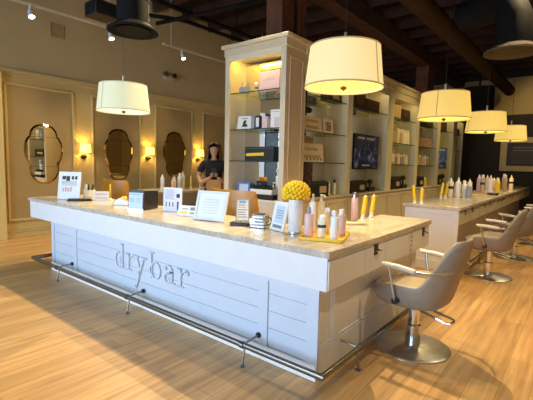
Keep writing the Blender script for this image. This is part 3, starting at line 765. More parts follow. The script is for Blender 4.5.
# ------------------------------------------------------------------ things on the island
def lines(parent, rows, x0, x1, z0, z1, m, y=-.0015, name='printed_text', wv=.35):
    bm = nb(); h = (z1-z0)/rows
    for k in range(rows):
        zc = z1-h*(k+.5); q = random.uniform(0, wv)*(x1-x0)
        box(bm, x0+q*.3, x1-q, y-.0008, y, zc-h*.22, zc+h*.22)
    return obj(name, bm, M[m], parent)
def sign(name, label, cat, loc, rz, w, h, tilt=0., board='paper', frame=None, fw=.0, th=.004, rows=0, ink='ink', group=None, easel=False, boardname='board'):
    """upright or leaning flat sign; front towards local -y, bottom edge at z=0"""
    t = thing(name, label, cat, (loc[0], loc[1], loc[2]+(th+.006)*math.sin(tilt)+.0005), rz, group)
    def add(nm, bm, m, par=t, bev=0.):
        for v in bm.verts: 
            v.co = Matrix.Rotation(-tilt, 4, 'X') @ v.co
        return obj(nm, bm, m, par, bev=bev)
    b = add(boardname, box(nb(), -w/2+fw*.5, w/2-fw*.5, 0, th, fw*.5, h-fw*.5), M[board])
    if frame:
        bm = ringprism(nb(), [(-w/2, 0), (w/2, 0), (w/2, h), (-w/2, h)], [(-w/2+fw, fw), (w/2-fw, fw), (w/2-fw, h-fw), (-w/2+fw, h-fw)], XZ, -.008, th+.004)
        add('frame', bm, M[frame], bev=.002)
    if rows:
        bm = nb(); x0, x1, z0, z1 = -w/2+fw+w*.1, w/2-fw-w*.1, fw+h*.1, h-fw-h*.1; hh = (z1-z0)/rows
        for k in range(rows):
            zc = z1-hh*(k+.5); q = random.uniform(0, .35)*(x1-x0)
            box(bm, x0+q*.4, x1-q*.6, -.0012, -.0002, zc-hh*.2, zc+hh*.2)
        add('printed_text', bm, M[ink], b)
    if easel:
        bm = nb(); L_ = h*.75
        zt = L_*math.cos(tilt); yt = L_*math.sin(tilt)+th
        prism(bm, [(-.02, 0), (.02, 0), (.015, 1), (-.015, 1)], lambda u, v, d: Vector((u, (yt+.10)*(1-v)+yt*v+d, zt*v)), 0, .004)
        obj('easel', bm, M[frame or 'paper'], t)
    return t, add
# view facing rotation: turns local -y towards the camera
def toward(x, y): return math.atan2(1.2031-x, -( -2.1163-y)) if False else math.atan2(-2.1163-y, 1.2031-x)+PI/2

t, add = sign('brochure_stand', 'white product brochure stand at the left end of the counter', 'display', (-4.10, .27, H), .62, .30, .365, .18, 'paper', easel=True, th=.012)
bm = nb()
for r_i, (zz, hh) in enumerate(((.262, .065),)):
    for k, xx in enumerate((-.10, -.045, .03, .075)): box(bm, xx, xx+(.05 if k < 2 else .03), -.0015, 0, zz-(.02 if k == 1 else 0), zz+hh*.7)
add('dark_print', bm, M['inkd'])
bm = nb()
for k, xx in enumerate((-.09, -.055, -.02, .015)): box(bm, xx, xx+.025, -.0015, 0, .10, .15+.012*(k % 2))
add('bottle_print', bm, M['inkp'])
bm = nb()
for k in range(4): box(bm, -.105, .105, -.0015, 0, .185+.016*k, .190+.016*k)
add('printed_text', bm, M['ink'])
t, add = sign('sample_card', 'narrow cream card leaning beside the brochure stand', 'card', (-4.00, .45, H), .35, .045, .20, .1, 'paperwarm')

cu = thing('pen_cup', 'white cup holding dark combs behind the black tray', 'cup', (-4.25, .64, H))
bm = nb(); lathe(bm, [(.06, 0), (.074, .01), (.080, .105), (.073, .105), (.066, .015)], (0,0,0), 24); obj('cup', bm, M['whiteb'], cu)
for k, (dx, dy) in enumerate(((-.02, .0), (.02, .015), (0, -.02))):
    cb_ = obj('comb', tube(nb(), [(dx*.5, dy*.5, .016), (dx*2.2, dy*2, .18)], .011, 6), M['black'], cu)
bm = nb(); rbox(bm, -.15, .15, -.045, .045, 0, .012, .02); rbox(bm, -.14, .14, -.035, .035, .012, .03, .02)
o = tag(obj('phone_case', bm, M['black'], bev=.004), 'flat black case lying in front of the white cup', 'case'); o.location = (-3.84, .30, H); o.rotation_euler.z = .85

t, add = sign('notice_card', 'cream notice card with pale print standing beside the black case', 'sign', (-3.66, .49, H), .78, .20, .125, .12, 'paperwarm', rows=2, ink='inkp', easel=True, th=.006)
st = thing('yellow_pen', 'yellow pen upright behind the cream notice card', 'pen', (-3.66, .62, H))
bm = nb(); lathe(bm, [(.004, 0), (.010, .02), (.010, .20), (.004, .215)], (0,0,0), 10); obj('barrel', bm, M['yellow'], st)
bm = nb(); lathe(bm, [(.035, 0), (.035, .01), (.014, .03)], (0,0,0), 14); obj('holder', bm, M['whiteb'], st)

td = thing('tape_dispenser', 'small white and yellow dispenser left of the payment terminal', 'dispenser', (-3.06, .42, H), .6)
bm = prism(nb(), [(-.085, 0), (.085, 0), (.085, .03), (.05, .075), (-.02, .085), (-.075, .05)], XZ, -.03, .03); obj('body', bm, M['whiteb'], td, bev=.006)
bm = nb(); lathe(bm, [(.035, -.025), (.035, .025)], (0,0,0), 18, Matrix.Translation((.03, 0, .075)) @ Matrix.Rotation(PI/2, 4, 'X')); obj('roll', bm, M['yellow'], td)

ps = thing('payment_terminal', 'black boxy payment terminal with glowing pale blue screen', 'terminal', (-2.57, .31, H), .38)
bm = prism(nb(), [(-.02, 0), (.26, 0), (.26, .20), (.0, .215)], YZ, -.10, .10); obj('housing', bm, M['black'], ps, bev=.005)
bm = nb(); box(bm, -.085, .085, -.008, 0, .022, .188)
for v in bm.verts: v.co.y += v.co.z*.09-.022
scr = obj('screen', bm, M['possc'], ps)
bm = nb()
for xx in (-.045, .035):
    ringprism(bm, [(xx-.02, .085), (xx+.02, .085), (xx+.02, .13), (xx-.02, .13)], [(xx-.012, .093), (xx+.012, .093), (xx+.012, .122), (xx-.012, .122)], XZ, -.0105, -.0085)
box(bm, -.07, .07, -.0105, -.0085, .165, .175)
for v in bm.verts: v.co.y += v.co.z*.09-.022
obj('screen_icon', bm, M['inkb'], scr)
bm = nb(); box(bm, -.10, .10, -.035, -.02, 0, .02); obj('bezel', bm, M['chrome'], ps)

t, add = sign('menu_sign', 'lilac-white printed sheet standing right of the payment terminal', 'sign', (-2.22, .515, H), .25, .245, .255, .03, 'paperlilac', rows=0, th=.004, easel=True)
bm = nb()
for k in range(9): box(bm, -.10, .03-.01*(k % 3), -.0012, 0, .13+.012*k, .134+.012*k)
add('printed_text', bm, M['ink'])
for q in ((.05, .095, .15, .19), (-.09, -.078, .05, .10), (-.045, -.033, .05, .10), (.0, .012, .05, .10), (.06, .08, .02, .11)): add('dark_print', box(nb(), q[0], q[1], -.0012, 0, q[2], q[3]), M['inkd'])

t, add = sign('card_holder', 'low white card with yellow print in front of the white frame', 'sign', (-1.81, .385, H), .32, .235, .105, .22, 'paper', easel=True, th=.006)
bm = nb(); box(bm, -.095, -.01, -.0012, 0, .02, .05); add('yellow_print', bm, M['yellow'])
bm = nb(); box(bm, .02, .09, -.0012, 0, .025, .04); box(bm, .02, .095, -.0012, 0, .058, .09); box(bm, -.07, .0, -.0012, 0, .065, .075); add('printed_text', bm, M['ink'])

t, add = sign('framed_notice', 'large white frame with printed notice leaning in front of the mustard chair', 'frame', (-1.465, .34, H), .06+.12, .345, .275, .28, 'paper', 'white', .028, .008, rows=0, easel=True)
for k, (m_, z_) in enumerate((('inkp', .19), ('ink', .165), ('inkb', .14), ('ink', .115), ('inkp', .09), ('ink', .065))):
    bm = nb(); q = random.uniform(.02, .05); box(bm, -.12+q, .12-q, -.0012, 0, z_, z_+.010); add('printed_text', bm, mat('faint_print_%d' % k, {'inkp': (.80, .64, .60), 'ink': (.66, .70, .68), 'inkb': (.55, .72, .74)}[m_], .6))

t, add = sign('framed_menu', 'small upright framed menu between the mustard chair and the card reader', 'frame', (-1.235, .55, H), .80, .125, .205, .05, 'paper', 'greypanel', .008, .006, easel=True)
for k in range(6):
    bm = nb(); z_ = .035+.022*k; box(bm, -.042, .042-.008*(k % 3), -.0012, 0, z_, z_+.008); add('printed_text', bm, M['inkp' if k == 4 else 'ink'])
bm = nb(); box(bm, -.03, .03, -.0012, 0, .165, .19); add('logo_print', bm, M['inkb'])

cr_ = thing('card_reader', 'flat black card reader lying before the small framed menu', 'card reader', (-1.085, .36, H), .5)
bm = nb(); rbox(bm, -.085, .085, -.045, .045, 0, .03, .02); obj('body', bm, M['black'], cr_, bev=.006)
bm = nb(); rbox(bm, -.07, .0, -.03, .03, .03, .034, .01); obj('display', bm, mat('grey_lcd', (.12, .12, .13), .2), cr_)
bm = nb()
for a in range(3):
    for b in range(3): rbox(bm, .015+.02*a, .03+.02*a, -.03+.022*b, -.015+.022*b, .03, .035, .004)
obj('keypad', bm, M['ink'], cr_)

mt = thing('metal_organizer', 'silver ribbed metal organizer between card reader and leaning sign', 'organizer', (-.915, .42, H), .35)
bm = nb()
for k in range(4): rbox(bm, -.075+.004*k, .075-.004*k, -.06, .06, .004+.026*k, .022+.026*k, .02)
obj('tray', bm, M['chrome'], mt, bev=.003)
bm = nb(); rbox(bm, -.06, .06, -.045, .045, .0, .108, .015); obj('core', bm, M['greyb'], mt)
bm = nb(); rbox(bm, -.045, .045, -.03, .03, .108, .118, .01); obj('card_stack', bm, M['black'], mt)
bm = nb(); tube(bm, [(.08, 0, .02), (.105, 0, .05), (.095, 0, .085), (.07, 0, .09)], .006, 8); obj('handle', bm, M['black'], mt)
bm = nb(); box(bm, -.07, -.02, -.063, -.06, .03, .08); obj('label_plate', bm, M['paper'], mt)

t, add = sign('leaning_sign', 'white and blue printed sign leaning against the flower vase', 'sign', (-.705, .375, H), -.28, .175, .235, .22, 'paper', easel=False, th=.012)
bm = nb(); box(bm, -.05, .065, -.0012, 0, .06, .20); add('blue_print', bm, M['paperblue'])
bm = nb()
for k in range(4): box(bm, -.035, .05, -.002, -.001, .10+.02*k, .106+.02*k)
box(bm, -.06, .06, -.0012, 0, .02, .045)
add('printed_text', bm, M['ink'])

# vase with yellow blossoms
vs_ = thing('flower_vase', 'white cylinder vase packed with a dome of yellow blossoms', 'vase', (-.535, .395, H))
bm = nb(); lathe(bm, [(.050, 0), (.054, .006), (.057, .265), (.051, .265), (.048, .01)], (0,0,0), 32); obj('vase', bm, M['vase'], vs_)
bm = nb(); lathe(bm, [(.053, .002), (.056, .004), (.056, .016), (.053, .018)], (0,0,0), 32, cap=False); obj('foot_ring', bm, M['chrome'], vs_)
bm = nb(); ball(bm, (0,0,.315), .075, 16, 1.15, 1.15, .8); obj('foliage', bm, mat('yellow_green_stems', (.50, .34, .01), .8), vs_)
blo = None; N_ = 112
for k in range(N_):
    zz = 1-1.45*(k+.5)/N_; rr = math.sqrt(max(0, 1-zz*zz)); a = k*2.399963
    if zz < -.42: continue
    p = Vector((rr*math.cos(a)*.098, rr*math.sin(a)*.098, .315+zz*.085))
    if blo is None:
        bm = nb()
        bmesh.ops.create_icosphere(bm, subdivisions=2, radius=.0150)
        for v in bm.verts: v.co *= 1+.16*math.sin(v.co.x*700)*math.cos(v.co.y*650+v.co.z*600)
        blo = obj('blossom', bm, M['blossom'], vs_); b = blo
    else:
        b = blo.copy(); C.objects.link(b); b.parent = vs_
    b.location = p; b.rotation_euler = (random.random()*3, random.random()*3, 0); s_ = random.uniform(.85, 1.15); b.scale = (s_, s_, s_)

# yellow tray with bottles
tr = thing('serving_tray', 'yellow lacquered tray of styling bottles at the island corner', 'tray', (-.295, .45, H), .36)
bm = nb(); prism(bm, rrect(-.150, .150, -.20, .20, .03), XY, 0, .008); obj('tray_base', bm, M['yellowtray'], tr)
bm = nb(); ringprism(bm, rrect(-.160, .160, -.21, .21, .035), rrect(-.150, .150, -.20, .20, .03), XY, 0, .022); obj('rim', bm, M['yellowtray'], tr, bev=.003)

def bottle(name, label, loc, r, h, body, cap, style='cap', group=None, band=None):
    t = thing(name, label, 'bottle', loc, random.random()*3, group)
    bh = h*.80
    bm = nb(); lathe(bm, [(r*.9, 0), (r, .006), (r, bh*.94), (r*.86, bh*.985), (r*.45, bh)], (0,0,0), 20); b = obj('body', bm, M[body], t)
    if band:
        bm = nb(); lathe(bm, [(r*1.01, bh*.55), (r*1.01, bh*.72)], (0,0,0), 20, cap=False); obj('label_band', bm, M[band], b)
    if style == 'cap':
        bm = nb(); lathe(bm, [(r*.5, bh*.99), (r*.62, bh), (r*.6, h*.97), (r*.5, h)], (0,0,0), 16)
    elif style == 'pump':
        bm = nb(); lathe(bm, [(r*.42, bh*.99), (r*.42, bh+.02), (r*.18, bh+.022), (r*.18, h-.015), (r*.4, h-.014), (r*.4, h)], (0,0,0), 14); tube(bm, [(0,0,h-.008), (r*.8, 0, h-.008), (r*1.25, 0, h-.02)], .006, 6)
    elif style == 'spray':
        bm = nb(); lathe(bm, [(r*.46, bh*.99), (r*.46, bh+.018), (r*.3, bh+.02), (r*.28, h-.02)], (0,0,0), 14)
        box(bm, -r*.4, r*.95, -r*.28, r*.28, h-.03, h); tube(bm, [(r*.55, 0, h-.03), (r*.75, 0, h-.06)], .005, 6)
    elif style == 'cone':
        bm = nb(); lathe(bm, [(r*.7, bh*.985), (r*.62, bh), (r*.16, h*.985), (r*.08, h)], (0,0,0), 16)
    elif style == 'dome':
        bm = nb(); lathe(bm, [(r*.8, bh*.99), (r*.8, h*.93), (r*.6, h*.98), (r*.25, h)], (0,0,0), 16)
    obj('cap', bm, M[cap], t)
    return t
Z = H+.009
for (x, y, r, h, b, c, s_, lab, band) in [
    (-.368, .330, .029, .215, 'pink', 'greyb', 'spray', 'tall pink bottle with grey spray head at the left front of the yellow tray', None),
    (-.275, .362, .0265, .165, 'creamb', 'whiteb', 'dome', 'short cream bottle with dark printed band at the front of the yellow tray', 'inkd'),
    (-.350, .545, .024, .195, 'creamb', 'whiteb', 'spray', 'cream spray bottle half hidden behind the short cream bottle', None),
    (-.172, .363, .026, .205, 'whiteb', 'whiteb', 'spray', 'white spray bottle at the right front of the yellow tray', None),
    (-.208, .530, .029, .200, 'lilac', 'whiteb', 'cap', 'pink-lilac bottle with white cap at the back right of the yellow tray', None),
    (-.440, .490, .025, .300, 'whiteb', 'whiteb', 'spray', 'tall white pump bottle behind the pink bottle', None),
    (-.425, .590, .024, .295, 'creamb', 'whiteb', 'pump', 'tall cream-yellow pump bottle at the back left of the yellow tray', None)]:
    bottle('styling_bottle', lab, (x, y, Z), r*1.15, h, b, c, s_, 'bottles on the yellow tray', band)

sp = thing('folded_towel', 'small folded pale towel under the single pink bottle', 'towel', (-.435, 1.19, H), .9)
bm = nb(); rbox(bm, -.10, .10, -.08, .08, 0, .008, .015); rbox(bm, -.095, .095, -.075, .075, .009, .017, .015); obj('towel', bm, mat('sand_towel', (.52, .44, .33), .9, bump=.3, bscale=200), sp, bev=.003)
bottle('styling_bottle', 'single tall pink bottle with clear round stopper on the folded towel', (-.475, 1.28, H+.018), .031, .27, 'lilac', 'chrome', 'dome', None)
bm = nb(); ball(bm, (0,0,.024), .024, 14); o = tag(obj('yellow_ball', bm, M['yellow']), 'small yellow ball beside the folded towel', 'ball'); o.location = (-.515, 1.17, H)
def hottool(loc, rz, label, lean=.06, h=.23, group='yellow hot tools on the bars', full=True):
    t = thing('flat_iron', label, 'hair tool', loc, rz, group)
    bm = nb(); lathe(bm, [(.026, 0), (.026, .012), (.019, .016), (.019, .055)], (0,0,0), 14); obj('stand', bm, M['whiteb'], t)
    bm = nb(); tube(bm, [(0,0,.056), (lean*.5,0,.12), (lean,0,h)], .022, 10, radii=[.024, .023, .021]); obj('handle', bm, M['yellow'], t)
    bm = nb(); tube(bm, [(lean,0,h), (lean*1.06,0,h+.012)], .010, 8); obj('tip', bm, M['whiteb'], t)
    return t
hottool((-.520, 1.56, H), .8, 'yellow flat iron standing on the island, left of a pair', .02)
hottool((-.515, 1.75, H), .8, 'yellow flat iron standing on the island, right of a pair', .02)

# ------------------------------------------------------------------ things on the far bar
gB = 'bottles on the far bar'
hottool((-.74, 3.74, H), .8, 'yellow flat iron at the near left corner of the far bar', -.03, .25)
hottool((-.655, 3.78, H), .8, 'thin yellow flat iron second from the near corner of the far bar', .0, .22)
hottool((-.72, 5.00, H), .8, 'yellow flat iron before the first bottle group, left one', .03, .27)
hottool((-.70, 5.20, H), .8, 'yellow flat iron before the first bottle group, right one', .03, .26)
fb = [(-.66, 5.35, .045, .36, 'creamb', 'creamb', 'cone', 'cream cone-topped bottle with dark band, first on the far bar', 'inkd'),
      (-.56, 5.45, .045, .36, 'whiteb', 'creamb', 'cone', 'white cone-topped bottle, second on the far bar', None),
      (-.50, 5.62, .045, .31, 'whiteb', 'whiteb', 'cap', 'white round-shouldered bottle, third on the far bar', None),
      (-.40, 5.55, .050, .27, 'greyb', 'whiteb', 'cap', 'short grey bottle with white cap, end of the first group on the far bar', None),
      (-.66, 5.75, .040, .28, 'peach', 'yellow', 'cap', 'peach bottle with yellow cap behind the first group on the far bar', None)]
y0 = 7.0
kinds = [('peach', 'creamb', 'cone', 'peach'), ('tanb', 'whiteb', 'cap', 'tan'), ('whiteb', 'lilac', 'cone', 'white'), ('yellow', 'whiteb', 'cap', 'yellow'), ('lilac', 'whiteb', 'cone', 'lilac'), ('creamb', 'yellow', 'cone', 'cream')]
ords = ['first', 'second', 'third', 'fourth', 'fifth', 'sixth', 'seventh', 'eighth', 'ninth', 'tenth', 'eleventh', 'twelfth', 'thirteenth', 'fourteenth']
for k in range(14):
    b, c, s_, nm = kinds[k % 6]
    x = -.70 + .135*(k % 4) + .02*(k//4); y = 7.0 + .20*k + .12*((k*3) % 4)
    fb.append((x, y, .048, .30+.07*((k*5) % 3)/2+.02*(k % 3), b, c, s_, '%s bottle, %s from the left in the long far row of bottles' % (nm, ords[k]), 'inkd' if k % 5 == 1 else None))
# order the far row labels left to right as seen
import functools
far = sorted(fb[5:], key=lambda q: math.atan2(q[0]-1.2031, q[1]+2.1163))
for k, q in enumerate(far):
    nm = q[7].split()[0]
    far[k] = (*q[:7], '%s bottle, %s from the left in the long far row of bottles' % (nm, ords[k]), q[8])
for x, y, r, h, b, c, s_, lab, band in fb[:5]+far: bottle('styling_bottle', lab, (x, y, H), r, h, b, c, s_, gB, band)
bm = nb(); rbox(bm, -.20, .20, -.13, .13, 0, .02, .03); o = tag(obj('serving_tray', bm, M['tanwood'], bev=.003), 'tan tray behind the first bottle group on the far bar', 'tray'); o.location = (-.45, 6.45, H)
bm = nb(); rbox(bm, -.10, .10, -.07, .07, 0, .045, .05); o = tag(obj('hair_brush_case', bm, M['black'], bev=.01), 'low black case on the far bar in front of the long bottle row', 'case'); o.location = (-.24, 6.86, H)

# things on the bar by the mirrors
for x, y, r, h, b, c, s_, lab in [(-4.82, 2.29, .035, .29, 'whiteb', 'whiteb', 'cone', 'tall white cone-topped bottle standing apart on the mirror-side bar'),
    (-4.78, 2.50, .035, .21, 'peach', 'creamb', 'cap', 'short peach bottle in the group on the mirror-side bar'),
    (-4.85, 2.58, .035, .24, 'whiteb', 'whiteb', 'cap', 'plain white bottle in the group on the mirror-side bar'),
    (-4.80, 2.66, .035, .31, 'whiteb', 'whiteb', 'spray', 'white spray bottle in the group on the mirror-side bar'),
    (-4.84, 2.78, .038, .34, 'creamb', 'creamb', 'cone', 'cream cone-topped bottle ending the group on the mirror-side bar')]:
    bottle('styling_bottle', lab, (x, y, H), r, h, b, c, s_, 'bottles on the mirror-side bar')
hottool((-4.78, 2.93, H), .8, 'yellow flat iron left of the person on the mirror-side bar', .0, .24)
hottool((-4.78, 3.16, H), .8, 'yellow flat iron nearest the person on the mirror-side bar', .02, .20)

# ------------------------------------------------------------------ end cabinet contents
YS = 2.56
def carton(name, label, cat, x0, x1, y0, y1, z0, h, m, face=None, facem=None, axis='y', group=None, lid=True):
    """box-shaped pack with its printed face as a part; front towards -y (axis y) or +x (axis x)"""
    cx, cy = (x0+x1)/2, (y0+y1)/2
    t = thing(name, label, cat, (cx, cy, z0+.001), 0, group)
    a, b = (x1-x0)/2, (y1-y0)/2
    obj('pack', box(nb(), -a, a, -b, b, 0, h), M[m], t, bev=.003)
    if facem:
        bm = nb(); f0, f1, g0, g1 = face or (-.8, .8, .15, .85)
        if axis == 'y': box(bm, f0*a, f1*a, -b-.002, -b, g0*h, g1*h)
        else: box(bm, a, a+.002, f0*b, f1*b, g0*h, g1*h)
        obj('printed_face', bm, M[facem], t)
    if lid:
        bm = nb()
        if axis == 'y': box(bm, -a, a, -b-.001, -b, h*.88, h*.895)
        else: box(bm, a, a+.001, -b, b, h*.88, h*.895)
        obj('lid_seam', bm, M['inkd' if m not in ('black', 'darkbrown') else 'ink'], t)
    return t
for x, lab in ((-3.125, 'grey pump bottle at the left of the lit top shelf'), (-3.015, 'grey pump bottle second on the lit top shelf')):
    t = thing('pump_bottle', lab, 'bottle', (x, YS, SH[0]+.001), 0, 'grey pump bottles in the end cabinet')
    obj('body', rbox(nb(), -.045, .045, -.03, .03, 0, .105, .012), M['greyb'], t, bev=.004)
    bm = nb(); lathe(bm, [(.014, .105), (.014, .125), (.006, .127), (.006, .165)], (0,0,0), 10); tube(bm, [(0,0,.162), (.028, -.01, .158)], .006, 6); obj('pump', bm, M['tanb'], t)
t = thing('candle_jar', 'small white-domed amber jar on the lit top shelf', 'jar', (-2.83, YS, SH[0]+.001))
bm = nb(); lathe(bm, [(.024, 0), (.026, .01), (.026, .10), (.02, .11)], (0,0,0), 16); obj('jar', bm, M['whiteb'], t)
bm = nb(); lathe(bm, [(.027, .04), (.027, .085)], (0,0,0), 16, cap=False); obj('label_band', bm, M['mustard'], t)
bm = nb(); lathe(bm, [(.02, .11), (.035, .115), (.032, .14), (.015, .155)], (0,0,0), 16); obj('lid', bm, M['whiteb'], t)
t = carton('sign_box', 'cream sign box printed with a row of icons on the lit top shelf', 'box', -2.78, -2.40, 2.57, 2.63, SH[0], .30, 'pinkbox', None, None, lid=False)
bm = nb()
for k in range(5): box(bm, -.15+.065*k, -.125+.065*k, -.032, -.03, .03, .06)
box(bm, -.12, .10, -.032, -.03, .16, .175); box(bm, -.05, .13, -.032, -.03, .19, .20); obj('printed_text', bm, M['inkp'], t)
t, add = sign('photo_card', 'white photo card with a dark figure on the second shelf of the end cabinet', 'card', (-3.045, 2.53, SH[1]+.001), .15, .255, .21, .15, 'paper', 'paper', .02, .006, easel=True)
bm = nb(); prism(bm, [(-.05, .04), (.06, .04), (.055, .075), (.02, .085), (.035, .13), (.0, .15), (-.03, .11), (-.03, .08)], XZ, -.002, 0); box(bm, -.06, .05, -.002, 0, .165, .175); add('dark_print', bm, M['inkd'])
carton('product_carton', 'slim grey carton beside the photo card', 'box', -2.895, -2.83, 2.52, 2.60, SH[1], .205, 'greyb', None, None)
carton('product_carton', 'slim black carton beside the slim grey carton', 'box', -2.815, -2.74, 2.54, 2.60, SH[1], .20, 'black', None, 'paper')
carton('product_carton', 'narrow pink carton on the second shelf, left of a pair', 'box', -2.68, -2.625, 2.53, 2.58, SH[1], .18, 'pinkbox', None, None)
carton('product_carton', 'narrow pink carton touching the tall white-pink carton', 'box', -2.62, -2.555, 2.50, 2.555, SH[1], .175, 'pinkbox', None, None)
carton('product_carton', 'tall white-pink carton on the second shelf of the end cabinet', 'box', -2.545, -2.36, 2.565, 2.66, SH[1], .275, 'whiteb', (-.2, .8, .1, .6), 'pinkbox')
t = carton('tool_box', 'wide black box picturing a yellow hair tool on the third shelf', 'box', -2.99, -2.42, 2.50, 2.66, SH[2], .215, 'black', None, None)
bm = nb(); prism(bm, [(-.27, .085), (-.24, .115), (.06, .125), (.10, .13), (.10, .075), (.06, .08), (-.23, .07)], XZ, -.083, -.0805); obj('yellow_print', bm, M['yellow'], t)
t, add = sign('framed_photo', 'blue-framed pale picture on the ledge of the end cabinet', 'frame', (-3.06, 2.55, .905), .1, .25, .24, .12, 'paperblue', 'blue', .035, .008, easel=True)
obj('frame_block', box(nb(), .06, .15, .07, .12, 0, .22), M['blue'], t)
t = thing('tray_display', 'white long planter of dark leaves on a black base', 'planter', (-2.63, 2.545, .901))
obj('base', box(nb(), -.25, .25, -.09, .09, 0, .075), M['black'], t, bev=.005)
obj('planter', box(nb(), -.22, .21, -.07, .07, .076, .15), M['paper'], t, bev=.006)
for k in range(6):
    bm = nb()
    for j in range(14):
        a = random.random()*6.28; q = random.uniform(.01, .035); ball(bm, (q*math.cos(a), q*math.sin(a), random.uniform(.0, .06)), .018, 6, 1, 1, .6)
    p = obj('plant', bm, M['green'], t); p.location = (-.18+.066*k, random.uniform(-.03, .03), .155)
t = thing('scale_box', 'white box topped by a small round dial beside the planter', 'clock', (-2.40, 2.68, .901))
obj('box', box(nb(), -.085, .085, -.03, .03, 0, .36), M['paper'], t, bev=.004)
bm = nb(); lathe(bm, [(.06, 0), (.06, .015)], (0,0,0), 24, Matrix.Translation((0, -.03, .44)) @ Matrix.Rotation(PI/2, 4, 'X')); d_ = obj('dial', bm, M['paper'], t)
bm = nb(); lathe(bm, [(.045, .0155), (.045, .017)], (0,0,0), 24, Matrix.Translation((0, -.03, .44)) @ Matrix.Rotation(PI/2, 4, 'X')); obj('dial_face', bm, M['greyb'], d_)
bm = nb(); tube(bm, [(0, -.03, .36), (0, -.03, .385)], .02, 8); obj('neck', bm, M['chrome'], t)

# ------------------------------------------------------------------ shelving contents (front towards +x)
XA, XB = -2.42, -2.27
def signx(name, label, y0, y1, z, h, board, rows=2, icons=0, ink='ink', x=-2.28, fr=None, frm=None, fw=.02, cat='sign'):
    w = y1-y0
    t, add = sign(name, label, cat, (x, (y0+y1)/2, z+.001), PI/2, w, h, .10, board, frm, fw if frm else 0, .006, rows=rows, ink=ink, easel=True)
    if icons:
        bm = nb()
        for k in range(icons): box(bm, -w*.42+w*.84*k/(icons-.5), -w*.42+w*.84*k/(icons-.5)+w*.07, -.002, 0, h*.1, h*.22)
        add('icon_print', bm, M['ink'])
    return t
# bay 1
carton('product_carton', 'long dark carton on the top shelf of the first bay, under the big pendant', 'box', XA, XB, 3.75, 4.22, SH[0], .16, 'darkbrown', (-.3, .6, .3, .7), 'papertan', 'x')
signx('sign_card', 'cream sign card with two lines of print in the first bay', 3.05, 3.62, SH[1], .245, 'paperwarm', 2, 0, 'tanb')
signx('photo_card', 'portrait photo card beside the cream sign card in the first bay', 3.68, 3.98, SH[1], .25, 'portrait', 0, 0, frm='paperwarm', fw=.05, cat='card')
signx('sign_box', 'cream sign board with a row of small icons on the first bay middle shelf', 3.0, 3.70, SH[2], .30, 'paperwarm', 2, 6, 'tanb')
carton('product_carton', 'flat brown block standing in for a mirror reflection behind the cream icon sign board in the first bay', 'box', -2.56, -2.44, 3.0, 3.62, SH[2], .43, 'papertan', None, None, 'x')  # solid block takes the place of a brown reflection in the mirror back
t = thing('poster_stand', 'dark floral picture standing behind the black box in the first bay', 'picture', (-2.46, 3.35, .916), PI/2)
obj('panel', box(nb(), -.28, .28, 0, .012, .0, .54), M['poster'], t); obj('frame', ringprism(nb(), [(-.29, 0), (.29, 0), (.29, .55), (-.29, .55)], [(-.275, .012), (.275, .012), (.275, .54), (-.275, .54)], XZ, -.004, .016), M['black'], t)
t = carton('tool_box', 'black tool box with pale emblem on the first bay ledge', 'box', -2.38, -2.22, 3.15, 3.80, .915, .25, 'black', (.1, .75, .25, .7), 'papertan', 'x')
def tallbottle(x, y, z, r, h, b, c, s_, lab, g=None): bottle('product_bottle', lab, (x, y, z+.001), r, h, b, c, s_, g)
t = thing('hair_dryer', 'small black hair dryer above the black tool box in the first bay', 'hair tool', (-2.42, 3.90, .916))
bm = nb(); lathe(bm, [(.045, 0), (.045, .15), (.05, .16)], (0,0,0), 14); obj('stand', bm, M['greyb'], t)
bm = nb(); tube(bm, [(-.02, -.09, .22), (0, 0, .21), (0, .08, .22)], .04, 12, radii=[.032, .045, .038]); obj('barrel', bm, M['black'], t)
bm = nb(); tube(bm, [(0, .03, .2), (.01, .05, .16)], .018, 8); obj('handle', bm, M['black'], t)
tallbottle(-2.36, 4.02, .915, .035, .25, 'whiteb', 'whiteb', 'cap', 'clear-white bottle on the first bay ledge')
tallbottle(-2.32, 4.17, .915, .03, .27, 'whiteb', 'black', 'dome', 'white bottle with tall black cap on the first bay ledge')
t = thing('hair_dryer', 'pair of dark dryer heads on the second shelf of the first bay', 'hair tool', (-2.50, 3.35, SH[1]+.001))
bm = nb(); lathe(bm, [(.06, 0), (.06, .012), (.012, .02), (.012, .40)], (0,0,0), 12); obj('stand', bm, M['chrome'], t)
for k, yy in enumerate((-.14, .12)):
    bm = nb(); tube(bm, [(0, yy-.10, .44-.05*k), (0, yy, .43-.05*k), (0, yy+.10, .43-.05*k)], .05, 12, radii=[.04, .055, .045]); obj('barrel', bm, M['black'], t)
obj('cross_arm', tube(nb(), [(0, -.14, .41), (0, .12, .37)], .01, 8), M['chrome'], t)
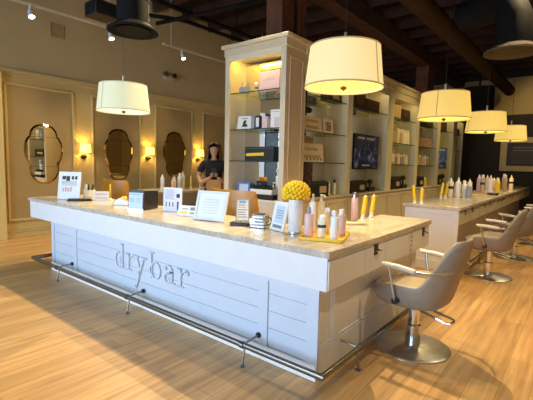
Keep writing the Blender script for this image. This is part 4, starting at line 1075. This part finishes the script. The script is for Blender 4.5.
# bay 2
carton('product_carton', 'tall dark brown carton on the top shelf of the second bay', 'box', XA, XB, 4.75, 5.18, SH[0], .30, 'darkbrown', (-.6, .5, .3, .55), 'post', 'x')
carton('product_carton', 'lower dark brown carton beside the tall one on the second bay top shelf', 'box', XA, XB, 5.22, 5.85, SH[0], .235, 'darkbrown', (-.6, .5, .35, .65), 'post', 'x')
def tvset(y0, y1, z0, z1, label, m):
    t = thing('video_screen', label, 'screen', (-2.24, (y0+y1)/2, (z0+z1)/2), PI/2)
    w, h = (y1-y0)/2, (z1-z0)/2
    obj('casing', box(nb(), -w, w, 0, .04, -h, h), M['black'], t, bev=.006)
    obj('display', box(nb(), -w+.03, w-.03, -.003, 0, -h+.03, h-.03), M[m], t)
    bm = nb(); bm.free()
    for q in ((-.75, -.2, .72, .84), (-.05, .55, .72, .84), (-.35, .25, -.80, -.72)): obj('screen_text', box(nb(), w*q[0], w*q[1], -.005, -.003, h*q[2], h*q[3]), M['paperblue'], t)
    bm = nb(); tube(bm, [(0, .04, 0), (0, .24, 0)], .03, 10); box(bm, -.12, .12, .03, .06, -.1, .1); obj('mount', bm, M['black'], t)
    return t
tvset(4.72, 5.83, 1.37, 2.05, 'larger video screen showing a dark blue picture in the second bay', 'tv')
carton('tool_box', 'black tool box with gold emblem under the larger video screen', 'box', -2.40, -2.22, 4.62, 5.30, .915, .235, 'black', (.1, .7, .25, .65), 'tanb', 'x')
t = thing('hair_dryer', 'small black hair dryer on a block under the larger video screen', 'hair tool', (-2.30, 5.62, .916))
obj('stand', box(nb(), -.06, .06, -.14, .14, 0, .085), M['black'], t, bev=.006)
bm = nb(); ball(bm, (0,0,.20), .065, 14, .9, 1.1, .8); tube(bm, [(0, .0, .085), (0, .0, .17)], .02, 8); obj('barrel', bm, M['black'], t)
# bay 3
carton('product_carton', 'small black carton at the left of the third bay top shelf', 'box', XA, XB, 6.44, 6.60, SH[0], .27, 'black', None, None, 'x')
carton('product_carton', 'brown carton in the middle of the third bay top shelf', 'box', XA, XB, 6.64, 7.08, SH[0], .30, 'tanb', None, None, 'x')
carton('product_carton', 'dark carton at the right of the third bay top shelf', 'box', XA, XB, 7.13, 7.68, SH[0], .26, 'darkbrown', (-.5, .3, .4, .7), 'post', 'x')
carton('sign_box', 'tan sign box on the second shelf of the third bay', 'box', XA, XB, 6.46, 6.92, SH[1], .30, 'papertan', None, None, 'x')
o5 = ['first', 'second', 'third', 'fourth', 'fifth']
for k in range(5): tallbottle(-2.32, 7.02+.165*k, SH[1], .06, .36-.02*(k % 2), ['creamb', 'tanb', 'creamb', 'whiteb', 'creamb'][k], 'creamb', 'dome', '%s of five tall pale bottles on the third bay second shelf' % o5[k], 'tall pale bottles in the third bay')
carton('sign_box', 'tan sign box on the third shelf of the third bay', 'box', XA, XB, 6.46, 6.86, SH[2], .31, 'papertan', (-.7, .7, .2, .8), 'paperwarm', 'x')
for k in range(5): tallbottle(-2.32, 6.98+.17*k, SH[2], .05, .24+.02*(k % 2), ['greyb', 'creamb', 'greyb', 'tanb', 'creamb'][k], 'creamb', 'cap', '%s of five small bottles on the third bay third shelf' % o5[k], 'small bottles in the third bay')
carton('tool_box', 'black tool box with pale emblem on the third bay ledge', 'box', -2.40, -2.22, 6.50, 7.18, .915, .29, 'black', (.1, .7, .25, .6), 'papertan', 'x')
t = thing('hair_dryer', 'small black hair dryer on a block on the third bay ledge', 'hair tool', (-2.30, 7.50, .916))
obj('stand', box(nb(), -.06, .06, -.16, .16, 0, .09), M['black'], t, bev=.006)
bm = nb(); ball(bm, (0,0,.25), .07, 14, .9, 1.1, .9); tube(bm, [(0, .0, .09), (0, .0, .2)], .022, 8); obj('barrel', bm, M['black'], t)
# bay 4
carton('product_carton', 'dark carton at the left of the fourth bay top shelf', 'box', XA, XB, 8.25, 8.80, SH[0], .26, 'darkbrown', (-.5, .3, .4, .7), 'post', 'x')
carton('product_carton', 'dark carton at the right of the fourth bay top shelf', 'box', XA, XB, 8.85, 9.50, SH[0], .25, 'darkbrown', (-.5, .3, .4, .7), 'post', 'x')
carton('gift_box', 'red-patterned gift box on the fourth bay second shelf', 'box', XA, XB, 8.25, 9.50, SH[1], .25, 'papertan', (-.95, .95, .05, .95), 'redpat', 'x', lid=False)
for k in range(5): tallbottle(-2.32, 8.42+.22*k, SH[2], .06, .25+.03*(k % 2), ['creamb', 'tanb', 'pink', 'whiteb', 'tanb'][k], 'creamb', 'cap', '%s of five small bottles on the fourth bay third shelf' % o5[k], 'small bottles in the fourth bay')
carton('tool_box', 'black tool box on the fourth bay ledge', 'box', -2.40, -2.22, 8.22, 8.85, .915, .27, 'black', (.1, .7, .25, .6), 'tanb', 'x')
bottle('perfume_bottle', 'glowing yellow bottle on the fourth bay ledge', (-2.28, 9.05, .916), .07, .24, 'yellow', 'whiteb', 'cap')
# bay 5, 6
carton('product_carton', 'dark carton on the fifth bay top shelf', 'box', XA, XB, 10.05, 10.9, SH[0], .27, 'darkbrown', (-.5, .3, .4, .7), 'post', 'x')
tvset(9.98, 11.0, 1.40, 2.03, 'smaller, more distant video screen in the fifth bay', 'tv2')
carton('tool_box', 'black tool box under the smaller video screen', 'box', -2.40, -2.22, 10.02, 10.55, .915, .30, 'black', (.1, .7, .25, .6), 'tanb', 'x')
t = thing('hair_dryer', 'small black hair dryer under the smaller video screen', 'hair tool', (-2.30, 10.85, .916))
obj('stand', box(nb(), -.06, .06, -.16, .16, 0, .09), M['black'], t, bev=.006)
bm = nb(); ball(bm, (0,0,.25), .08, 14, .9, 1.1, .9); tube(bm, [(0, .0, .09), (0, .0, .2)], .022, 8); obj('barrel', bm, M['black'], t)
carton('product_carton', 'dark carton on the top shelf of the last narrow bay', 'box', XA, XB, 11.85, 12.4, SH[0], .19, 'darkbrown', (-.5, .3, .4, .7), 'post', 'x')

# ------------------------------------------------------------------ framed board on the far wall
fb_ = thing('menu_board', 'dark framed menu board on the far wall at the right edge', 'sign', (.2, YB-.001, 1.95))
obj('frame', ringprism(nb(), [(-1.53, -.6), (1.53, -.6), (1.53, .6), (-1.53, .6)], [(-1.32, -.41), (1.32, -.41), (1.32, .41), (-1.32, .41)], XZ, -.05, 0), M['framew'], fb_, bev=.01)
bd = obj('board', box(nb(), -1.32, 1.32, -.02, 0, -.41, .41), M['board'], fb_)
bm = nb()
for k in range(2): obj('chalk_line', box(nb(), -1.15, 1.0-.2*k, -.023, -.02, .22-.10*k, .265-.10*k), M['boardtxt'], bd)
for k in range(5): obj('chalk_line', box(nb(), -1.2, 1.1-.3*(k % 2), -.022, -.02, .03-.08*k, .05-.08*k), M['boardtxt2'], bd)


# ------------------------------------------------------------------ person
def skinmesh(name, verts, edges, m, parent, sub=2, root=0):
    me = bpy.data.meshes.new(name); me.from_pydata([v[:3] for v in verts], edges, []); me.materials.append(m)
    o = bpy.data.objects.new(name, me); C.objects.link(o); o.parent = parent
    sk_ = o.modifiers.new('skin', 'SKIN')
    for i, v in enumerate(verts):
        r = v[3]; r = r if isinstance(r, tuple) else (r, r)
        me.skin_vertices[0].data[i].radius = r
    me.skin_vertices[0].data[root].use_root = True
    sk_.use_smooth_shade = True
    s_ = o.modifiers.new('sub', 'SUBSURF'); s_.levels = sub; s_.render_levels = sub
    return o
pe = thing('person', 'person in black short-sleeved top with long auburn hair holding a phone', 'person', (-3.98, 2.78, 0), toward(-3.98, 2.78))
# local: facing -y, x to the person's left (viewer right)
V = [(0,0,.98,(.15,.11)), (0,0,1.12,(.13,.10)), (0,.01,1.28,(.145,.105)), (0,.02,1.42,(.13,.09)), (0,.015,1.50,(.050,.052)), (0,.005,1.55,(.044,.048)),
     (.17,.02,1.42,.055), (.235,.0,1.20,.045), (.20,-.14,1.08,.040), (.09,-.27,1.16,.030), (.06,-.30,1.18,.024),
     (-.17,.02,1.42,.055), (-.27,.0,1.20,.045), (-.23,-.14,1.08,.040), (-.08,-.27,1.17,.030), (-.05,-.30,1.19,.024),
     (.09,0,.90,(.085,.09)), (.10,0,.50,.058), (.10,.02,.09,.042), (.11,-.10,.04,.035),
     (-.09,0,.90,(.085,.09)), (-.10,0,.50,.058), (-.10,.02,.09,.042), (-.11,-.10,.04,.035),
     (0,-.022,1.605,(.066,.080)), (0,-.018,1.66,(.086,.100)), (0,-.010,1.725,(.084,.100))]
E_ = [(0,1),(1,2),(2,3),(3,4),(4,5),(3,6),(6,7),(7,8),(8,9),(9,10),(3,11),(11,12),(12,13),(13,14),(14,15),(0,16),(16,17),(17,18),(18,19),(0,20),(20,21),(21,22),(22,23),(5,24),(24,25),(25,26)]
skinmesh('body', V, E_, M['skin'], pe)
Vs = [(0,0,1.00,(.168,.130)), (0,0,1.06,(.165,.125)), (0,0,1.14,(.155,.12)), (0,.01,1.28,(.165,.125)), (0,.01,1.42,(.15,.125)), (0,.01,1.475,(.095,.09)), (.175,.02,1.42,.072), (.235,.0,1.25,.066), (-.175,.02,1.42,.072), (-.265,.0,1.25,.066)]
skinmesh('shirt', Vs, [(0,1),(1,2),(2,3),(3,4),(4,5),(4,6),(6,7),(4,8),(8,9)], M['shirt'], pe)
Vt = [(0,0,1.06,(.158,.12)), (0,0,.97,(.165,.125)), (.09,0,.88,(.10,.105)), (.10,0,.50,.075), (.10,.02,.10,.06), (-.09,0,.88,(.10,.105)), (-.10,0,.50,.075), (-.10,.02,.10,.06)]
skinmesh('trousers', Vt, [(0,1),(1,2),(2,3),(3,4),(1,5),(5,6),(6,7)], M['shirt'], pe)
for s_ in (-1, 1):
    bm = nb(); ball(bm, (.105*s_, -.06, .045), .05, 12, .95, 2.5, .9); obj('shoe', bm, M['black'], pe)
# hands: fingers curled round the phone
for s_ in (-1, 1):
    bx_ = .055*s_
    bm = nb()
    for k in range(4): tube(bm, [(bx_, -.305, 1.20+.016*k), (bx_*.75, -.345, 1.205+.016*k), (bx_*.25, -.352, 1.21+.016*k)], .008, 6, radii=[.009, .008, .006])
    tube(bm, [(bx_, -.295, 1.20), (bx_*.6, -.315, 1.245), (bx_*.3, -.318, 1.265)], .009, 6, radii=[.010, .009, .007])
    obj('fingers', bm, M['skin'], pe)
# face features
bm = nb(); tube(bm, [(0, -.104, 1.69), (0, -.124, 1.655), (0, -.108, 1.645)], .010, 8, radii=[.007, .014, .010]); obj('nose', bm, M['skin'], pe)
for s_ in (-1, 1):
    bm = nb(); ball(bm, (.030*s_, -.100, 1.685), .010, 10, 1.2, .6, .6); obj('eye', bm, M['paper'], pe)
    bm = nb(); ball(bm, (.030*s_, -.1055, 1.683), .0075, 8, 1, .5, 1); obj('iris', bm, M['inkd'], pe)
    bm = nb(); ball(bm, (.078*s_, -.0, 1.665), .022, 8, .4, .7, 1.2); obj('ear', bm, M['skin'], pe)
bm = nb(); ball(bm, (0, -.094, 1.615), .02, 10, 1.2, .4, .35); obj('mouth', bm, mat('lip_red', (.35, .09, .07), .5), pe)
# long hair
bm = nb(); n = 24; rings = []
for z, rx, ry, cy, gap in ((1.785, .03, .03, .0, 0), (1.77, .075, .08, .0, 0), (1.752, .092, .105, .0, .30), (1.735, .098, .11, .012, .95), (1.60, .108, .11, .02, .95), (1.52, .118, .11, .025, .9), (1.44, .125, .10, .03, .95), (1.36, .115, .085, .03, 1.0), (1.30, .08, .06, .04, 1.0)):
    ring = []
    for i in range(n):
        a = -PI/2 + gap + (2*PI-2*gap)*i/(n-1)
        w_ = 1+.05*math.sin(i*2.3+z*40)
        ring.append(bm.verts.new((rx*w_*math.cos(a), cy+ry*w_*math.sin(a), z)))
    rings.append(ring)
for k in range(len(rings)-1):
    for i in range(n-1): bm.faces.new((rings[k][i], rings[k][i+1], rings[k+1][i+1], rings[k+1][i]))
bm.faces.new(rings[0])
hr = obj('hair', bm, M['hair'], pe); so = hr.modifiers.new('solid', 'SOLIDIFY'); so.thickness = .022; so.offset = 1
pm_ = pe.matrix_basis
ph = thing('phone', 'dark phone held in both hands of the standing person', 'phone', pm_ @ Vector((0, -.328, 1.19)), toward(-3.98, 2.78))
obj('body', rbox(nb(), -.04, .04, -.006, .006, 0, .15, .004), M['black'], ph, bev=.002)
obj('camera_bump', rbox(nb(), -.03, -.008, -.009, -.006, .115, .14, .002), M['duct'], ph)
bg = thing('shoulder_bag', 'tan leather bag worn at the waist of the standing person', 'bag', pm_ @ Vector((-.0, -.20, 1.05)), toward(-3.98, 2.78))
bm = nb(); prism(bm, rrect(-.13, .13, -.10, .09, .045), XZ, -.035, .035); obj('bag_body', bm, M['bag'], bg, bev=.012)
bm = nb(); prism(bm, rrect(-.125, .125, .0, .085, .04), XZ, -.042, -.036); obj('flap', bm, M['bag'], bg, bev=.003)
bm = nb(); tube(bm, [(-.12, .0, .07), (-.16, .08, .12), (-.19, .16, .15)], .008, 6); tube(bm, [(.12, .0, .07), (.16, .08, .12), (.19, .16, .15)], .008, 6); obj('strap', bm, M['bag'], bg)

# ------------------------------------------------------------------ lights
def area(name, loc, rot, sx, sy, e, col, spread=None):
    l = bpy.data.lights.new(name, 'AREA'); l.shape = 'RECTANGLE'; l.size = sx; l.size_y = sy; l.energy = e; l.color = col
    if spread: l.spread = spread
    o = bpy.data.objects.new(name, l); C.objects.link(o); o.location = loc; o.rotation_euler = rot
    return o
for i, (a, b) in enumerate(wins):
    area('daylight', ((a+b)/2, YF-.24, 1.75), (math.radians(78), 0, 0), b-a-.2, 2.7, (120, 205, 50)[i], (.54, .75, 1.0), math.radians(130))
def spot(loc, tgt, e, size, blend, col, soft=.05):
    l = bpy.data.lights.new('track_and_fill_beam', 'SPOT'); l.energy = e; l.spot_size = math.radians(size); l.spot_blend = blend; l.color = col; l.shadow_soft_size = soft  # serves the visible track heads and the unseen added spots alike
    o = bpy.data.objects.new('track_and_fill_beam', l); C.objects.link(o); o.location = loc
    o.rotation_euler = (Vector(tgt)-Vector(loc)).to_track_quat('-Z', 'Y').to_euler()
warm = (1, .78, .44)
for loc, tgt, e in [((-4.4, 2.7, 4.4), (-4.2, -.6, 0), 560), ((-2.4, 2.3, 4.4), (-2.2, -.8, 0), 560), ((-.7, 2.2, 4.4), (-.2, -.6, 0), 480),  # unseen overhead spots without fixtures; first three follow the counter's cast shadow
                 ((-.25, 1.2, 4.4), (-.25, 1.0, .9), 150), ((1.9, .6, 4.4), (1.4, 1.2, 0), 200), ((1.6, 4.2, 4.4), (.9, 4.4, 0), 210), ((1.3, 8.0, 4.4), (.4, 7.4, 0), 210), ((.5, 5.0, 4.4), (-.4, 5.4, .9), 130), ((-4.3, 5.2, 4.4), (-2.7, 5.2, 1.4), 330), ((-4.3, 8.5, 4.4), (-2.7, 8.5, 1.4), 330)]:  # closing pair added to brighten the bay backs that the mirrors reflect
    spot(loc, tgt, e, 100, .8, warm, 0)
spot((.2, 11.6, 4.3), (.1, 14.5, 2.7), 170, 85, .8, (1, .74, .32), 0)  # unseen spot added to brighten the far board and wall
for x, y, _l in spots: spot((x+.06, y, 3.62), (XL+.2, y, 1.2), 26, 70, .8, warm, 0)
for y in (5.2, 7.2, 10.0): spot((-.15, y, 4.1), (-2.3, y, 1.7), 150, 62, .8, (1, .72, .26), 0)  # unseen spots added to wash the shelving bays with warm light
w = bpy.data.worlds.new('world'); S.world = w; w.use_nodes = True
b = w.node_tree.nodes['Background']; b.inputs[0].default_value = (.75, .85, 1, 1); b.inputs[1].default_value = 1.0
S.view_settings.view_transform = 'Standard'
S.view_settings.look = 'None'
S.view_settings.exposure = .28
S.cycles.max_bounces = 8; S.cycles.transparent_max_bounces = 12
S.cycles.sample_clamp_indirect = 6
